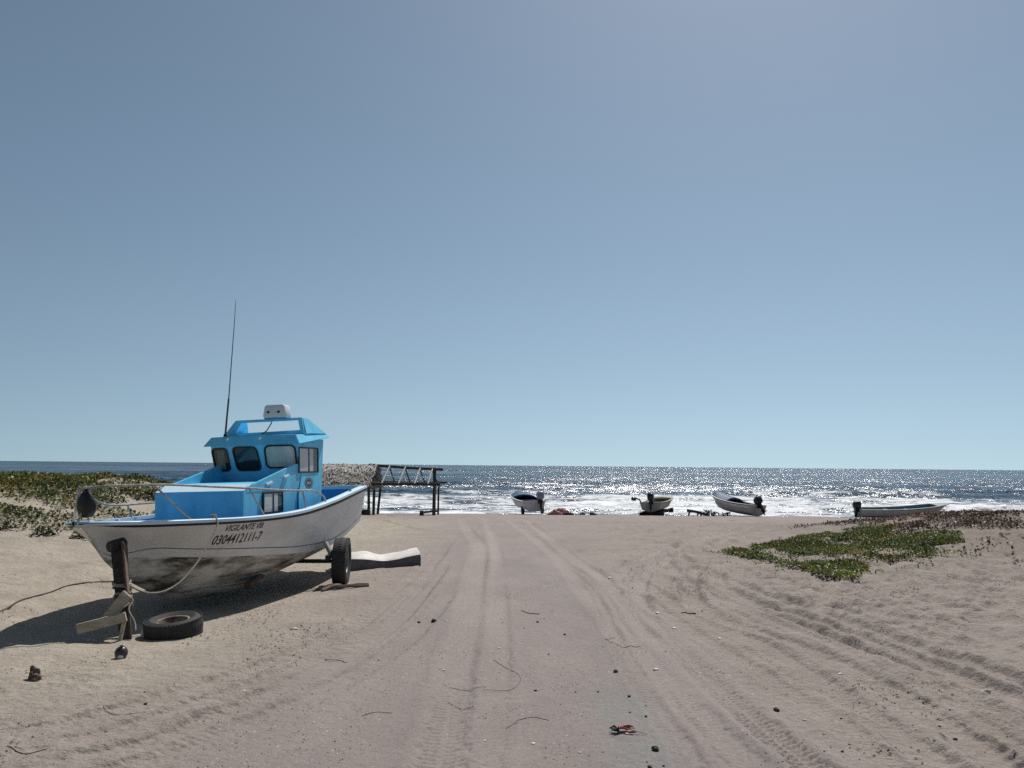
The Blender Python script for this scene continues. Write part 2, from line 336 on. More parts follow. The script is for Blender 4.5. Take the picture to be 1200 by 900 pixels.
# ------------------------------------------------------------------ beach
def axis_merge(*parts): return np.unique(np.concatenate(parts))
def beach():
    ys = [0.6]
    while ys[-1] < 420:
        y = ys[-1]; ys.append(y + (min(max(.0065, y * y / 1305 * .62), .011 * y) if 3 < y < 64 else max(.1, .05 * abs(y))))
    r = np.array(ys)
    t_in = np.arange(-.80, .8001, .0021); t_out = np.array([.83, .87, .92, 1.0, 1.1, 1.25, 1.45, 1.7, 2.1, 2.8, 4.0, 8.0])
    t = np.concatenate([-t_out[::-1], t_in, t_out])
    X = (r[:, None] + .0) * t[None, :]; Y = np.repeat(r[:, None], len(t), 1)
    Z = base_z(X, Y) + detail(X, Y)
    Z[:, 0] = Z[:, 1]; n, m = X.shape
    idx = np.arange(n * m).reshape(n, m); F = np.stack([idx[:-1, :-1], idx[:-1, 1:], idx[1:, 1:], idx[1:, :-1]], -1).reshape(-1, 4)
    V = np.stack([X, Y, Z], -1).reshape(-1, 3)
    # the land behind and beside the camera: one coarse skirt that shares the sheet's border height
    gx = np.concatenate([-np.geomspace(6, 9000, 26)[::-1], np.linspace(-5, 5, 21), np.geomspace(6, 9000, 26)])
    gy = np.concatenate([-np.geomspace(1, 9000, 30)[::-1], np.array([-.5, 0, .3, .6])])
    GX, GY = np.meshgrid(gx, gy); GZ = base_z(GX, GY) - .002; GZ[-1] -= .004
    i2 = np.arange(GX.size).reshape(GX.shape) + len(V); F2 = np.stack([i2[:-1, :-1], i2[:-1, 1:], i2[1:, 1:], i2[1:, :-1]], -1).reshape(-1, 4)
    V = np.vstack([V, np.stack([GX, GY, GZ], -1).reshape(-1, 3)]); F = np.vstack([F, F2])
    x, y = V[:, 0], V[:, 1]
    comp = compact_mask(x, y)
    warm = np.clip(sstep(-1.2, -4.2, x + .6 * fbm(x / 1.5, y / 1.5, 201, 3)) * (1 - sstep(24, 34, y)) * (.25 + .75 * sstep(4.9, 6.9, y + .5 * fbm(x / .9, y / .9, 205, 3) + .25 * (-x - 3))), 0, 1)
    wet = sstep(53.5, 57, y + 1.0 * fbm(x / 6, y / 3, 202, 3))
    damp = np.exp(-(((x - .80 - .02 * (y - 5)) / .20) ** 2) ** 1.5) * sstep(3.3, 4.2, y) * (1 - sstep(5.6, 6.4, y)) * (.6 + .5 * fbm(x / .3, y / .5, 203, 3))
    trk = np.zeros(len(x)); near_ = (y > 3) & (y < 40) & (np.abs(x) < 15); xi, yi = x[near_], y[near_]; acc = np.zeros(len(xi))
    for pts, w, dep, tread in TRACKS[:4] + TRACKS[6:8]:
        P_ = np.array(pts, float); o_ = np.argsort(P_[:, 1]); cx = np.interp(yi, P_[o_, 1], P_[o_, 0])
        acc = np.maximum(acc, np.exp(-(np.abs(xi - cx) / (w * .62)) ** 3) * sstep(0, 1, yi - P_[:, 1].min()) * sstep(0, 3, P_[:, 1].max() - yi))
    trk[near_] = np.clip(acc * (.45 + .5 * fbm(xi / .5, yi / 2.2, 207, 3)) * (.35 + .65 * sstep(6, 11, yi)), 0, 1)
    m_ = bpy.data.materials.new('beach_sand'); m_.use_nodes = True; nt = m_.node_tree; N, L = nt.nodes, nt.links
    b = N['Principled BSDF']; tc = N.new('ShaderNodeTexCoord')
    def noise(sc, det=6, ro=.6, st=(1, 1, 1)):
        mp = N.new('ShaderNodeMapping'); mp.inputs['Scale'].default_value = st; L.new(tc.outputs['Object'], mp.inputs['Vector'])
        q = N.new('ShaderNodeTexNoise'); q.inputs['Scale'].default_value = sc; q.inputs['Detail'].default_value = det; q.inputs['Roughness'].default_value = ro; L.new(mp.outputs[0], q.inputs['Vector']); return q.outputs['Fac']
    def ramp(src, p0, p1, c0, c1):
        q = N.new('ShaderNodeValToRGB'); q.color_ramp.elements[0].position = p0; q.color_ramp.elements[1].position = p1
        q.color_ramp.elements[0].color = (*c0, 1); q.color_ramp.elements[1].color = (*c1, 1); L.new(src, q.inputs[0]); return q.outputs[0]
    def mix(f, a, c, mode='MIX'):
        q = N.new('ShaderNodeMix'); q.data_type = 'RGBA'; q.blend_type = mode
        if isinstance(f, float): q.inputs['Factor'].default_value = f
        else: L.new(f, q.inputs['Factor'])
        L.new(a, q.inputs['A'])
        if isinstance(c, tuple): q.inputs['B'].default_value = (*c, 1)
        else: L.new(c, q.inputs['B'])
        return q.outputs['Result']
    def attr(nm):
        q = N.new('ShaderNodeAttribute'); q.attribute_name = nm; return q.outputs['Fac']
    c = ramp(noise(1.3, 7), .3, .7, (.265, .224, .198), (.345, .295, .262))
    cw = ramp(noise(1.7, 7), .3, .7, (.33, .287, .228), (.44, .385, .312))
    c = mix(attr('warm'), c, cw)
    cc = ramp(noise(.9, 8, .65, (1, .45, 1)), .3, .7, (.240, .205, .188), (.318, .274, .252))
    c = mix(attr('compact'), c, cc)
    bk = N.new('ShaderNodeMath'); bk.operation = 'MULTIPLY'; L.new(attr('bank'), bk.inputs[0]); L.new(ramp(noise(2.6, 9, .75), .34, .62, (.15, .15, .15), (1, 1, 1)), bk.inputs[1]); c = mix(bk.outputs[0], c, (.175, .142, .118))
    c = mix(attr('track'), c, (.365, .318, .292))
    c = mix(attr('damp'), c, (.225, .235, .232))
    c = mix(attr('wet'), c, (.12, .105, .09))
    g1 = ramp(noise(150, 3, .7), .34, .62, (.62, .62, .62), (1.14, 1.14, 1.14)); c = mix(.75, c, g1, 'MULTIPLY')
    g2 = ramp(noise(34, 5, .7), .32, .66, (.74, .73, .72), (1.1, 1.1, 1.1)); c = mix(.7, c, g2, 'MULTIPLY')
    # scraps of dry weed and painted small footprint shadows in the loose sand
    dk = ramp(noise(15, 9, .78, (.8, 1.5, 1)), .60, .70, (0, 0, 0), (1, 1, 1)); iv = N.new('ShaderNodeMapRange'); iv.inputs[3].default_value = .74; iv.inputs[4].default_value = .10; L.new(attr('compact'), iv.inputs[0])
    md = N.new('ShaderNodeMath'); md.operation = 'MULTIPLY'; L.new(dk, md.inputs[0]); L.new(iv.outputs[0], md.inputs[1]); c = mix(md.outputs[0], c, (.115, .095, .080))
    # dark grit and pale shell crumbs
    vo = N.new('ShaderNodeTexVoronoi'); vo.inputs['Scale'].default_value = 26; L.new(tc.outputs['Object'], vo.inputs['Vector'])
    s1 = ramp(vo.outputs['Distance'], .06, .10, (1, 1, 1), (0, 0, 0)); sel = N.new('ShaderNodeSeparateColor'); L.new(vo.outputs['Color'], sel.inputs[0])
    a1 = N.new('ShaderNodeMath'); a1.operation = 'LESS_THAN'; a1.inputs[1].default_value = .085; L.new(sel.outputs[0], a1.inputs[0])
    m1 = N.new('ShaderNodeMath'); m1.operation = 'MULTIPLY'; L.new(s1, m1.inputs[0]); L.new(a1.outputs[0], m1.inputs[1]); c = mix(m1.outputs[0], c, (.06, .05, .045))
    a2 = N.new('ShaderNodeMath'); a2.operation = 'GREATER_THAN'; a2.inputs[1].default_value = .93; L.new(sel.outputs[1], a2.inputs[0])
    m2 = N.new('ShaderNodeMath'); m2.operation = 'MULTIPLY'; L.new(s1, m2.inputs[0]); L.new(a2.outputs[0], m2.inputs[1]); c = mix(m2.outputs[0], c, (.62, .6, .56))
    L.new(c, b.inputs['Base Color']); b.inputs['Specular IOR Level'].default_value = .25
    rr = N.new('ShaderNodeMapRange'); rr.inputs[3].default_value = .92; rr.inputs[4].default_value = .3; L.new(attr('wet'), rr.inputs[0]); L.new(rr.outputs[0], b.inputs['Roughness'])
    bp = N.new('ShaderNodeBump'); bp.inputs['Strength'].default_value = .55; bp.inputs['Distance'].default_value = .03; L.new(noise(42, 8, .75), bp.inputs['Height'])
    bp2 = N.new('ShaderNodeBump'); bp2.inputs['Distance'].default_value = .11; inv = N.new('ShaderNodeMapRange'); inv.inputs[3].default_value = .48; inv.inputs[4].default_value = .10; L.new(attr('compact'), inv.inputs[0]); L.new(inv.outputs[0], bp2.inputs['Strength']); L.new(noise(11, 5, .6), bp2.inputs['Height']); L.new(bp.outputs[0], bp2.inputs['Normal'])
    L.new(bp2.outputs[0], b.inputs['Normal'])
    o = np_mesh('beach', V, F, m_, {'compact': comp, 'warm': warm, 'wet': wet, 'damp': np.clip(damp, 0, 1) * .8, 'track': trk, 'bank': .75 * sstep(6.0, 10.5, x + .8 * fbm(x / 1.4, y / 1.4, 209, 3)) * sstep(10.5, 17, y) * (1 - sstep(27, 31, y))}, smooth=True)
    return tag(o, 'grey sandy beach with curving wheel tracks leading down to the surf', 'beach', kind='structure')
beach()
# ------------------------------------------------------------------ sea
def sea():
    r = [46.0]
    while r[-1] < 420: r.append(r[-1] * 1.0042)
    r = np.array(r + list(np.geomspace(440, 40000, 60)))
    a = np.concatenate([np.linspace(-88, -50, 30)[:-1], np.linspace(-50, 50, 760), np.linspace(50, 88, 30)[1:]]) * math.pi / 180
    # rows are parallel to the shore
    Y = np.repeat(r[:, None], len(a), 1); X = r[:, None] * np.tan(a)[None, :]
    fade = 1 - sstep(140, 420, Y)
    wob = 5 * fbm(X / 46, Y / 60, 301, 3) + 1.2 * fbm(X / 9, Y / 9, 302, 2)
    Z = np.zeros_like(X); foam = np.zeros_like(X)
    for (y0, amp, wf, wb, seed) in ((60.5, .16, .9, 3.0, 1), (66.5, .34, 1.2, 3.5, 2), (76, .45, 1.4, 4.5, 3), (88, .55, 1.7, 6, 4), (104, .6, 2.2, 8, 5), (127, .5, 3, 10, 6), (156, .45, 3.5, 12, 7)):
        d = Y - (y0 + wob * (.35 + .1 * seed)); lenm = .35 + .65 * sstep(-.25, .4, fbm(X / 17, X * 0 + seed, 310 + seed, 3) + .12)
        prof = np.where(d < 0, np.exp(-(d / wf) ** 2), np.exp(-(d / wb) ** 2)); Z += amp * lenm * prof
        st = (1.0, 1.0, .95, .85, .6, .32, .2)[seed - 1]
        tail = np.exp(-np.abs(d + .5 * wf) / (wf * 1.5)) * (d < .4) + np.exp(-np.maximum(d, 0) / 1.2) * (d >= .4)
        foam = np.maximum(foam, st * tail * np.clip(lenm * 1.25 - .28, 0, 1))
    foam = np.maximum(foam, .555 * (1 - sstep(82, 120, Y)) * sstep(57, 61, Y)); foam = np.maximum(foam, 1.0 * np.exp(-((Y - 58.0 - .35 * wob) / .9) ** 2))
    foam = foam * (.75 + .35 * fbm(X / 5, Y / 3, 330, 4))
    for k in range(9):
        th = R(90 + (-38, 25, -12, 44, 8, -25, 15, -5, 33)[k]); lam = (3.1, 4.3, 5.7, 2.4, 8.5, 6.6, 2.0, 13, 3.6)[k]; kx, ky = math.cos(th) * 6.283 / lam, math.sin(th) * 6.283 / lam
        Z += .0085 * lam ** .9 * np.sin(X * kx + Y * ky + 2 * fbm(X / 20, Y / 20, 350 + k, 2)) * fade * np.clip((Y - 56) / 12, .1, 1)
    Z += SEA_Z
    n, m = X.shape; idx = np.arange(n * m).reshape(n, m); F = np.stack([idx[:-1, :-1], idx[:-1, 1:], idx[1:, 1:], idx[1:, :-1]], -1).reshape(-1, 4)
    m_ = bpy.data.materials.new('sea_water'); m_.use_nodes = True; nt = m_.node_tree; N, L = nt.nodes, nt.links
    b = N['Principled BSDF']; tc = N.new('ShaderNodeTexCoord')
    def noise(sc, det, st, ro=.6):
        mp = N.new('ShaderNodeMapping'); mp.inputs['Scale'].default_value = st; L.new(tc.outputs['Object'], mp.inputs['Vector'])
        q = N.new('ShaderNodeTexNoise'); q.inputs['Scale'].default_value = sc; q.inputs['Detail'].default_value = det; q.inputs['Roughness'].default_value = ro; L.new(mp.outputs[0], q.inputs['Vector']); return q.outputs['Fac']
    at = N.new('ShaderNodeAttribute'); at.attribute_name = 'foam'
    nf = noise(.55, 9, (.7, 1.5, 1), .72)
    ma = N.new('ShaderNodeMath'); ma.operation = 'MULTIPLY_ADD'; ma.inputs[1].default_value = 1.5; ma.inputs[2].default_value = -.75; L.new(nf, ma.inputs[0])
    ad = N.new('ShaderNodeMath'); ad.operation = 'ADD'; L.new(ma.outputs[0], ad.inputs[0]); L.new(at.outputs['Fac'], ad.inputs[1])
    rp = N.new('ShaderNodeValToRGB'); rp.color_ramp.elements[0].position = .30; rp.color_ramp.elements[1].position = .56; L.new(ad.outputs[0], rp.inputs[0])
    # scattered small white caps farther out
    nw = noise(.16, 8, (.55, 1.6, 1), .75); rw = N.new('ShaderNodeValToRGB'); rw.color_ramp.elements[0].position = .66; rw.color_ramp.elements[1].position = .74; L.new(nw, rw.inputs[0])
    mw = N.new('ShaderNodeMath'); mw.operation = 'MULTIPLY'; mw.inputs[1].default_value = .5; L.new(rw.outputs[0], mw.inputs[0])
    mx = N.new('ShaderNodeMath'); mx.operation = 'MAXIMUM'; L.new(rp.outputs[0], mx.inputs[0]); L.new(mw.outputs[0], mx.inputs[1])
    mc = N.new('ShaderNodeMix'); mc.data_type = 'RGBA'; L.new(mx.outputs[0], mc.inputs['Factor']); mc.inputs['B'].default_value = (.80, .82, .83, 1)
    wc = N.new('ShaderNodeValToRGB'); wc.color_ramp.elements[0].color = (.014, .036, .062, 1); wc.color_ramp.elements[1].color = (.028, .060, .092, 1); L.new(noise(.03, 5, (1, 2.5, 1)), wc.inputs[0])
    L.new(wc.outputs[0], mc.inputs['A']); L.new(mc.outputs['Result'], b.inputs['Base Color'])
    rr = N.new('ShaderNodeMapRange'); rr.inputs[3].default_value = .19; rr.inputs[4].default_value = .75; L.new(mx.outputs[0], rr.inputs[0]); L.new(rr.outputs[0], b.inputs['Roughness'])
    b.inputs['IOR'].default_value = 1.33; b.inputs['Specular IOR Level'].default_value = .5
    # wave facets: the normal is tilted by noise read point by point, so far water keeps its slopes
    geo = N.new('ShaderNodeNewGeometry'); acc = geo.outputs['Normal']
    for sc, st, k in ((.008, (.5, 1, 1), .40), (.028, (.5, 1, 1), .50), (.10, (.5, 1.1, 1), .55), (.33, (.55, 1.2, 1), .65), (1.7, (.7, 1.2, 1), 1.2), (9., (.8, 1.1, 1), 1.45)):
        mp = N.new('ShaderNodeMapping'); mp.inputs['Scale'].default_value = st; L.new(tc.outputs['Object'], mp.inputs['Vector'])
        q = N.new('ShaderNodeTexNoise'); q.inputs['Scale'].default_value = sc; q.inputs['Detail'].default_value = 2; L.new(mp.outputs[0], q.inputs['Vector'])
        v1 = N.new('ShaderNodeVectorMath'); v1.operation = 'SUBTRACT'; L.new(q.outputs['Color'], v1.inputs[0]); v1.inputs[1].default_value = (.5, .5, .5)
        v2 = N.new('ShaderNodeVectorMath'); v2.operation = 'MULTIPLY'; L.new(v1.outputs[0], v2.inputs[0]); v2.inputs[1].default_value = (k, k, 0)
        v3 = N.new('ShaderNodeVectorMath'); v3.operation = 'ADD'; L.new(acc, v3.inputs[0]); L.new(v2.outputs[0], v3.inputs[1]); acc = v3.outputs[0]
    # wave fronts lean towards the shore
    sh_ = N.new('ShaderNodeVectorMath'); sh_.operation = 'ADD'; sh_.inputs[1].default_value = (.02, -.17, 0); L.new(acc, sh_.inputs[0]); acc = sh_.outputs[0]
    vn = N.new('ShaderNodeVectorMath'); vn.operation = 'NORMALIZE'; L.new(acc, vn.inputs[0]); L.new(vn.outputs[0], b.inputs['Normal'])
    o = np_mesh('sea', np.stack([X, Y, Z], -1).reshape(-1, 3), F, m_, {'foam': np.clip(foam, 0, 1.2).ravel()}, smooth=True)
    return tag(o, 'blue sea with white breaking surf and sun glitter out to the horizon', 'sea', kind='structure')
sea()
# ------------------------------------------------------------------ hull maker (x = aft from the stem, y = starboard, z = up)
def lerp_tab(t):
    xs, ys = zip(*t); return lambda a: float(np.interp(a, xs, ys))
def smooth_tab(t):
    xs = np.array([p[0] for p in t], float); ys = np.array([p[1] for p in t], float)
    d = np.gradient(ys, xs)
    def f(a):
        a = min(max(a, xs[0]), xs[-1]); i = min(max(int(np.searchsorted(xs, a)) - 1, 0), len(xs) - 2); h = xs[i + 1] - xs[i]; t = (a - xs[i]) / h
        return float((2 * t ** 3 - 3 * t ** 2 + 1) * ys[i] + (t ** 3 - 2 * t ** 2 + t) * h * d[i] + (-2 * t ** 3 + 3 * t ** 2) * ys[i + 1] + (t ** 3 - t ** 2) * h * d[i + 1])
    return f
class Hull:
    def __init__(s, L, gw, gz, cw, cz, kz, na=44): s.L = L; s.gw, s.gz, s.cw, s.cz, s.kz = map(smooth_tab, (gw, gz, cw, cz, kz)); s.st = [L * (i / na) ** 1.35 for i in range(na + 1)]
    def side(s, a, t, out=0.):
        """t = 0 gunwale, 1 chine, port side (positive width)"""
        w = s.gw(a) + (s.cw(a) - s.gw(a)) * t; w -= .05 * math.sin(math.pi * t) * max(0, 1 - a / (s.L * .5)) * min(1, s.gw(a) * 3)
        return w + out, s.gz(a) + (s.cz(a) - s.gz(a)) * t
    def outer(s, mats, parent, name='hull'):
        m = MB(); T = [0, .15, .32, .5, .68, .85, 1]; Bq = [0, .17, .34, .5, .67, .84, 1]
        for sg in (1, -1):
            rows = []; rb = []
            for a in s.st:
                rows.append([(a, -sg * max(.003, s.side(a, t)[0]), s.side(a, t)[1]) for t in T])
                rb.append([(a, -sg * s.cw(a) * (1 - q), s.cz(a) + (s.kz(a) - s.cz(a)) * (1 - (1 - q) ** 1.6)) for q in Bq])
            m.grid(rows, 0, sg < 0); m.grid(rb, 1, sg < 0)
        a = s.L; poly = [(a, -s.side(a, t)[0], s.side(a, t)[1]) for t in T] + [(a, -s.cw(a) * (1 - q), s.cz(a) + (s.kz(a) - s.cz(a)) * (1 - (1 - q) ** 1.6)) for q in Bq[1:]]
        poly = poly + [(x, -y, z) for x, y, z in poly[-2::-1]]; m.add(poly, [tuple(range(len(poly)))], 0)
        return m.build(name, mats, parent, smooth=True, fix=False)
    def cap(s, width, mats, parent, name='gunwale', drop=.0, lip=.022, over=.012):
        m = MB()
        for sg in (1, -1):
            rows = []
            for a in s.st:
                w, z = s.gw(a), s.gz(a); iw = max(0., w - width)
                rows.append([(a, -sg * (w + over), z - lip), (a, -sg * (w + over), z + .012), (a, -sg * (w + over - .015), z + .022), (a, -sg * iw, z + .022), (a, -sg * iw, z - lip)])
            m.grid(rows, 0, sg < 0)
        w, z = s.gw(s.L), s.gz(s.L); m.box((s.L - width / 2 + .01, 0, z + .022 - .028), (width / 2, w + over - .002, .028))
        return m.build(name, mats, parent, smooth=True, fix=False)
    def liner(s, width, floor, mats, parent, name='liner', a0=.3):
        m = MB(); rows = []
        for a in [q for q in s.st if q >= a0]:
            w, z = s.gw(a) - width * .9, s.gz(a); w = max(w, .02); fz = max(floor(a), s.cz(a) + .02); wf = max(.01, min(w, s.cw(a) + (s.gw(a) - s.cw(a)) * (fz - s.cz(a)) / max(.05, z - s.cz(a)) - .04))
            rows.append([(a, -w, z - .01), (a, -wf, fz + .05), (a, -wf + .05 if wf > .06 else -wf * .5, fz), (a, 0, fz), (a, wf - .05 if wf > .06 else wf * .5, fz), (a, wf, fz + .05), (a, w, z - .01)])
        m.grid(rows, 0, True); e = rows[-1]; b = [(p[0] - width * .8, p[1], p[2]) for p in e]; m.add(b, [tuple(range(len(b)))])
        return m.build(name, mats, parent, smooth=True, fix=False)
    def strip(s, t, h, out, a0, a1, mats, parent, name):
        m = MB()
        for sg in (1, -1):
            rows = []
            for a in [a0 + (a1 - a0) * i / 40 for i in range(41)]:
                w0, z0 = s.side(a, t); dt = h / max(.1, s.gz(a) - s.cz(a)); w1, z1 = s.side(a, min(1, t + dt))
                ou = out + (.022 * max(0, 1 - a / 1.2) if name == 'rub_rail' and s.L < 6 and out > .018 else 0); rows.append([(a, -sg * max(0, w0 - .004), z0), (a, -sg * (w0 + ou), z0), (a, -sg * (w1 + ou), z1), (a, -sg * max(0, w1 - .004), z1)])
            m.grid(rows, 0, sg < 0)
        return m.build(name, mats, parent, fix=False)
# ------------------------------------------------------------------ the blue cabin boat
AZ = R(11); B0 = Vector((-4.53 + .09 * math.cos(AZ), 8.0 - .09 * math.sin(AZ), 0))
white_hull = mat('weathered white gelcoat', (.74, .73, .72), .38, .12, 1.6, col2=(.60, .585, .57), stretch=(1, 1, 2.2), wear=(.34, .25, .17), wstretch=(1.6, 1.6, .35), wpos=(.62, .74), wmix=.38)
bottom = mat('scuffed dirty bottom paint', (.70, .66, .59), .75, .5, 1.9, .25, 30, col2=(.075, .064, .052), stretch=(.55, 1.2, 2.6), contrast=(.40, .58))
blue = mat('sky blue cabin paint', (.16, .63, .92), .42, .26, 2.2, .04, 60, spec=.4, stretch=(1.6, 1.6, .5), wear=(.42, .62, .72), wstretch=(1.5, 1.5, .5), wmix=.45)
blue_dk = mat('deep blue liner paint', (.05, .24, .50), .5, .2, 3.)
blue_lt = mat('pale blue deck and sunlit edge paint', (.60, .76, .85), .4, .12, 4., spec=.45)
black_rb = mat('black rubber trim', (.016, .016, .018), .55, .3, 12.)
tint_gl = mat('dark tinted window glass', (.012, .016, .018), .06, .2, 2., spec=.6)
pale_gl = mat('pale glass with painted reflection', (.60, .58, .52), .12, .3, 5., spec=.6, stretch=(1, 1.6, .6))  # pale base colour stands in for light reflected in the panes
curtain = mat('grey green curtain', (.20, .22, .19), .8, .4, 9., stretch=(1, 4, .3))
steel = mat('weathered steel tube', (.46, .45, .42), .45, .35, 9., metal=.3, col2=(.20, .17, .14))
dk_metal = mat('dark anodised frame', (.028, .03, .032), .45, .3, 9., metal=.4)
offwhite = mat('off white plastic', (.70, .71, .70), .4, .1, 8.)
paint_blk = mat('black lettering paint', (.022, .022, .026), .6, .2, 10.)
emb_dk = mat('slate emblem paint', (.035, .07, .085), .5, .2, 12.)
emb_lt = mat('pale emblem paint', (.40, .50, .52), .5, .2, 12.)
boat = empty('fishing_boat', B0, (-.035, 0, R(90) - AZ), 'white hulled fishing boat with sky blue wheelhouse propped up on the sand', 'boat')
H1 = Hull(5.75,
  [(0, .018), (.1, .15), (.25, .31), (.5, .49), (1, .74), (1.5, .89), (2, .98), (3, 1.06), (4, 1.05), (5, .97), (5.75, .89)],
  [(0, 1.065), (.5, 1.035), (1, 1.015), (2, .99), (3, 1.01), (4, 1.10), (5, 1.21), (5.75, 1.285)],
  [(0, .004), (.43, .012), (.6, .10), (.8, .22), (1.2, .43), (2, .70), (3, .85), (4, .88), (5, .84), (5.75, .77)],
  [(0, 1.03), (.15, .985), (.3, .81), (.43, .67), (.6, .645), (.8, .64), (1.3, .58), (2.3, .49), (3.2, .42), (4.4, .43), (5.75, .70)],
  [(0, 1.03), (.15, .98), (.3, .805), (.48, .62), (.69, .48), (.91, .35), (1.3, .17), (1.6, .06), (2, -.02), (2.5, -.05), (3, -.05), (3.8, .05), (4.5, .16), (5.75, .48)])
H1.outer([white_hull, bottom], boat)
H1.cap(.10, blue_lt, boat)
fl = lerp_tab([(0, .86), (2.1, .80), (4, .78), (5.75, .86)])
H1.liner(.10, fl, blue_dk, boat, a0=.22)
H1.strip(0.05, .030, .020, .0, 5.75, black_rb, boat, 'rub_rail')
m = MB()
for sg in (1, -1):
    rows = []
    for i in range(41):
        a = .36 + (5.74 - .36) * i / 40; z = H1.cz(a) + .095 * min(1, (a - .3) * 2); t = (H1.gz(a) - z) / max(.05, H1.gz(a) - H1.cz(a)); w, _ = H1.side(a, t)
        rows.append([(a, -sg * (w - .003), z + .006), (a, -sg * (w + .006), z + .004), (a, -sg * (w + .006), z - .004), (a, -sg * (w - .003), z - .006)])
    m.grid(rows, 0, sg < 0)
m.build('hull_seam', mat('grey seam sealant', (.14, .13, .13), .7, .3, 8.), boat, fix=False)
m = MB(); pts = []
for i in range(20):
    a = 1.75 + 1.5 * i / 19; q = .56; w = H1.cw(a) * (1 - q) + .03; z = H1.cz(a) + (H1.kz(a) - H1.cz(a)) * (1 - (1 - q) ** 1.6) - .012; pts.append((a, -w, z))
m.tube(pts, .014, 6); m.build('bottom_strake', mat('scraped strake', (.42, .39, .35), .7, .4, 9.), boat, smooth=True)
# small white stubs on the foredeck well
for a, sg in ((.85, -1), (1.6, -1)):
    w = H1.gw(a) - .16; m = MB(); m.bar((a, -sg * (w - .06), H1.gz(a) - .15), (a, -sg * (w - .005), H1.gz(a) + .02), .05, .04); m.build('deck_stub', blue_lt, boat, bevel=.006)
# mooring cleats on the gunwale
for a in (1.26, 4.95):
    w = H1.gw(a) - .045; z = H1.gz(a) + .022; m = MB(); m.box((a, -w, z + .015), (.02, .014, .02)); m.bar((a - .06, -w, z + .042), (a + .06, -w, z + .042), .018, .016); m.build('cleat', steel, boat, bevel=.004)
# trunk cabin
tw = .665
def trunk_z(a): return 1.40 + (a - 2.22) * .185
m = MB(); fa, fz = 2.12, .80
P = lambda a, b, z: (a, -b, z)
prof = [(fa, fz), (fa, 1.325), (fa + .20, 1.41), (2.9, 1.425), (3.62, 1.44), (3.62, fz)]
ts = .60
for w_ in (tw, -ts): m.add([P(a, w_, z) for a, z in prof], [tuple(range(6))], 0)
for i, mi_ in ((0, 0), (1, 1), (2, 0), (3, 0)):  # sloping front edge gets the pale blue: sunlight painted onto it
    (a0, z0), (a1, z1) = prof[i], prof[i + 1]
    m.add([P(a0, tw, z0), P(a0, -ts, z0), P(a1, -ts, z1), P(a1, tw, z1)], [(0, 1, 2, 3)], mi_)
m.build('trunk_cabin', [blue, blue_lt], boat, bevel=.010)
for sg, ww in ((1, tw), (-1, ts)):
    m = MB(); m.prism([P(fa + .05, sg * (ww + .004), 1.30), P(3.80, sg * (ww + .004), 1.30), P(3.80, sg * (ww + .004), 1.66), P(3.60, sg * (ww + .004), 1.675), P(3.50, sg * (ww + .004), 1.665), P(fa + .09, sg * (ww + .004), 1.372)], (0, sg * .034, 0)); m.build('side_wing', blue, boat, bevel=.006)
for (a, z, l) in ((2.66, 1.385, .17), (3.16, 1.475, .15)):
    m = MB(); m.bar((a, -tw - .018, z), (a + l, -tw - .018, z + .035), .03, .04, up=(0, 0, 1)); m.build('vent_cowl', blue_lt, boat, bevel=.008)
# wheelhouse
def fw_off(b): return .14 * (max(0, b - .17) / .5 + max(0, -b - .32) / .4)
def fw(b, z): return 3.55 - .30 * (z - 1.6) + fw_off(b)
WB = .684
def side_b(z): return WB - .018 * (z - 1.0)
def aft(z): return 4.37 + .11 * (z - 1.0)
wh = empty_wh = None
zb, zt = .80, 2.06
m = MB()
cols = [-side_b(1.6), -.27, .27, side_b(1.6)]
rows = []
for z in (1.38, 1.6, 1.8, zt):
    cs = [-side_b(z) - .065, -.32, .17, side_b(z)]; rows.append([P(fw(b, z), b, z) for b in cs])
m.grid(rows, 0, False)
for sg in (1, -1):
    r = [[P((3.62 if z < 1.3 else fw(side_b(z) if sg > 0 else -side_b(z) - .065, z)), sg * side_b(z) - (.065 if sg < 0 else 0), z) for z in (zb, 1.25, 1.5, 1.6, 1.8, zt)], [P(aft(z), sg * side_b(z) - (.065 if sg < 0 else 0), z) for z in (zb, 1.25, 1.5, 1.6, 1.8, zt)]]
    m.grid(r, 0, sg > 0)
ra = [[P(aft(z), b, z) for b in (-side_b(z) - .065, -.28)] for z in (zb, zt)]; m.grid(ra); ra = [[P(aft(z), b, z) for b in (.28, side_b(z))] for z in (zb, zt)]; m.grid(ra)
m.add([P(aft(1.86), -.28, 1.86), P(aft(1.86), .28, 1.86), P(aft(zt), .28, zt), P(aft(zt), -.28, zt)], [(0, 1, 2, 3)])
wh = m.build('wheelhouse', [blue], boat, fix=True)
sol = wh.modifiers.new('wall', 'SOLIDIFY'); sol.thickness = .006; sol.offset = 0
# door aft
m = MB(); m.box((aft(1.33) - .02, 0, 1.33), (.015, .27, .52)); m.build('door', blue_dk, boat, bevel=.01)
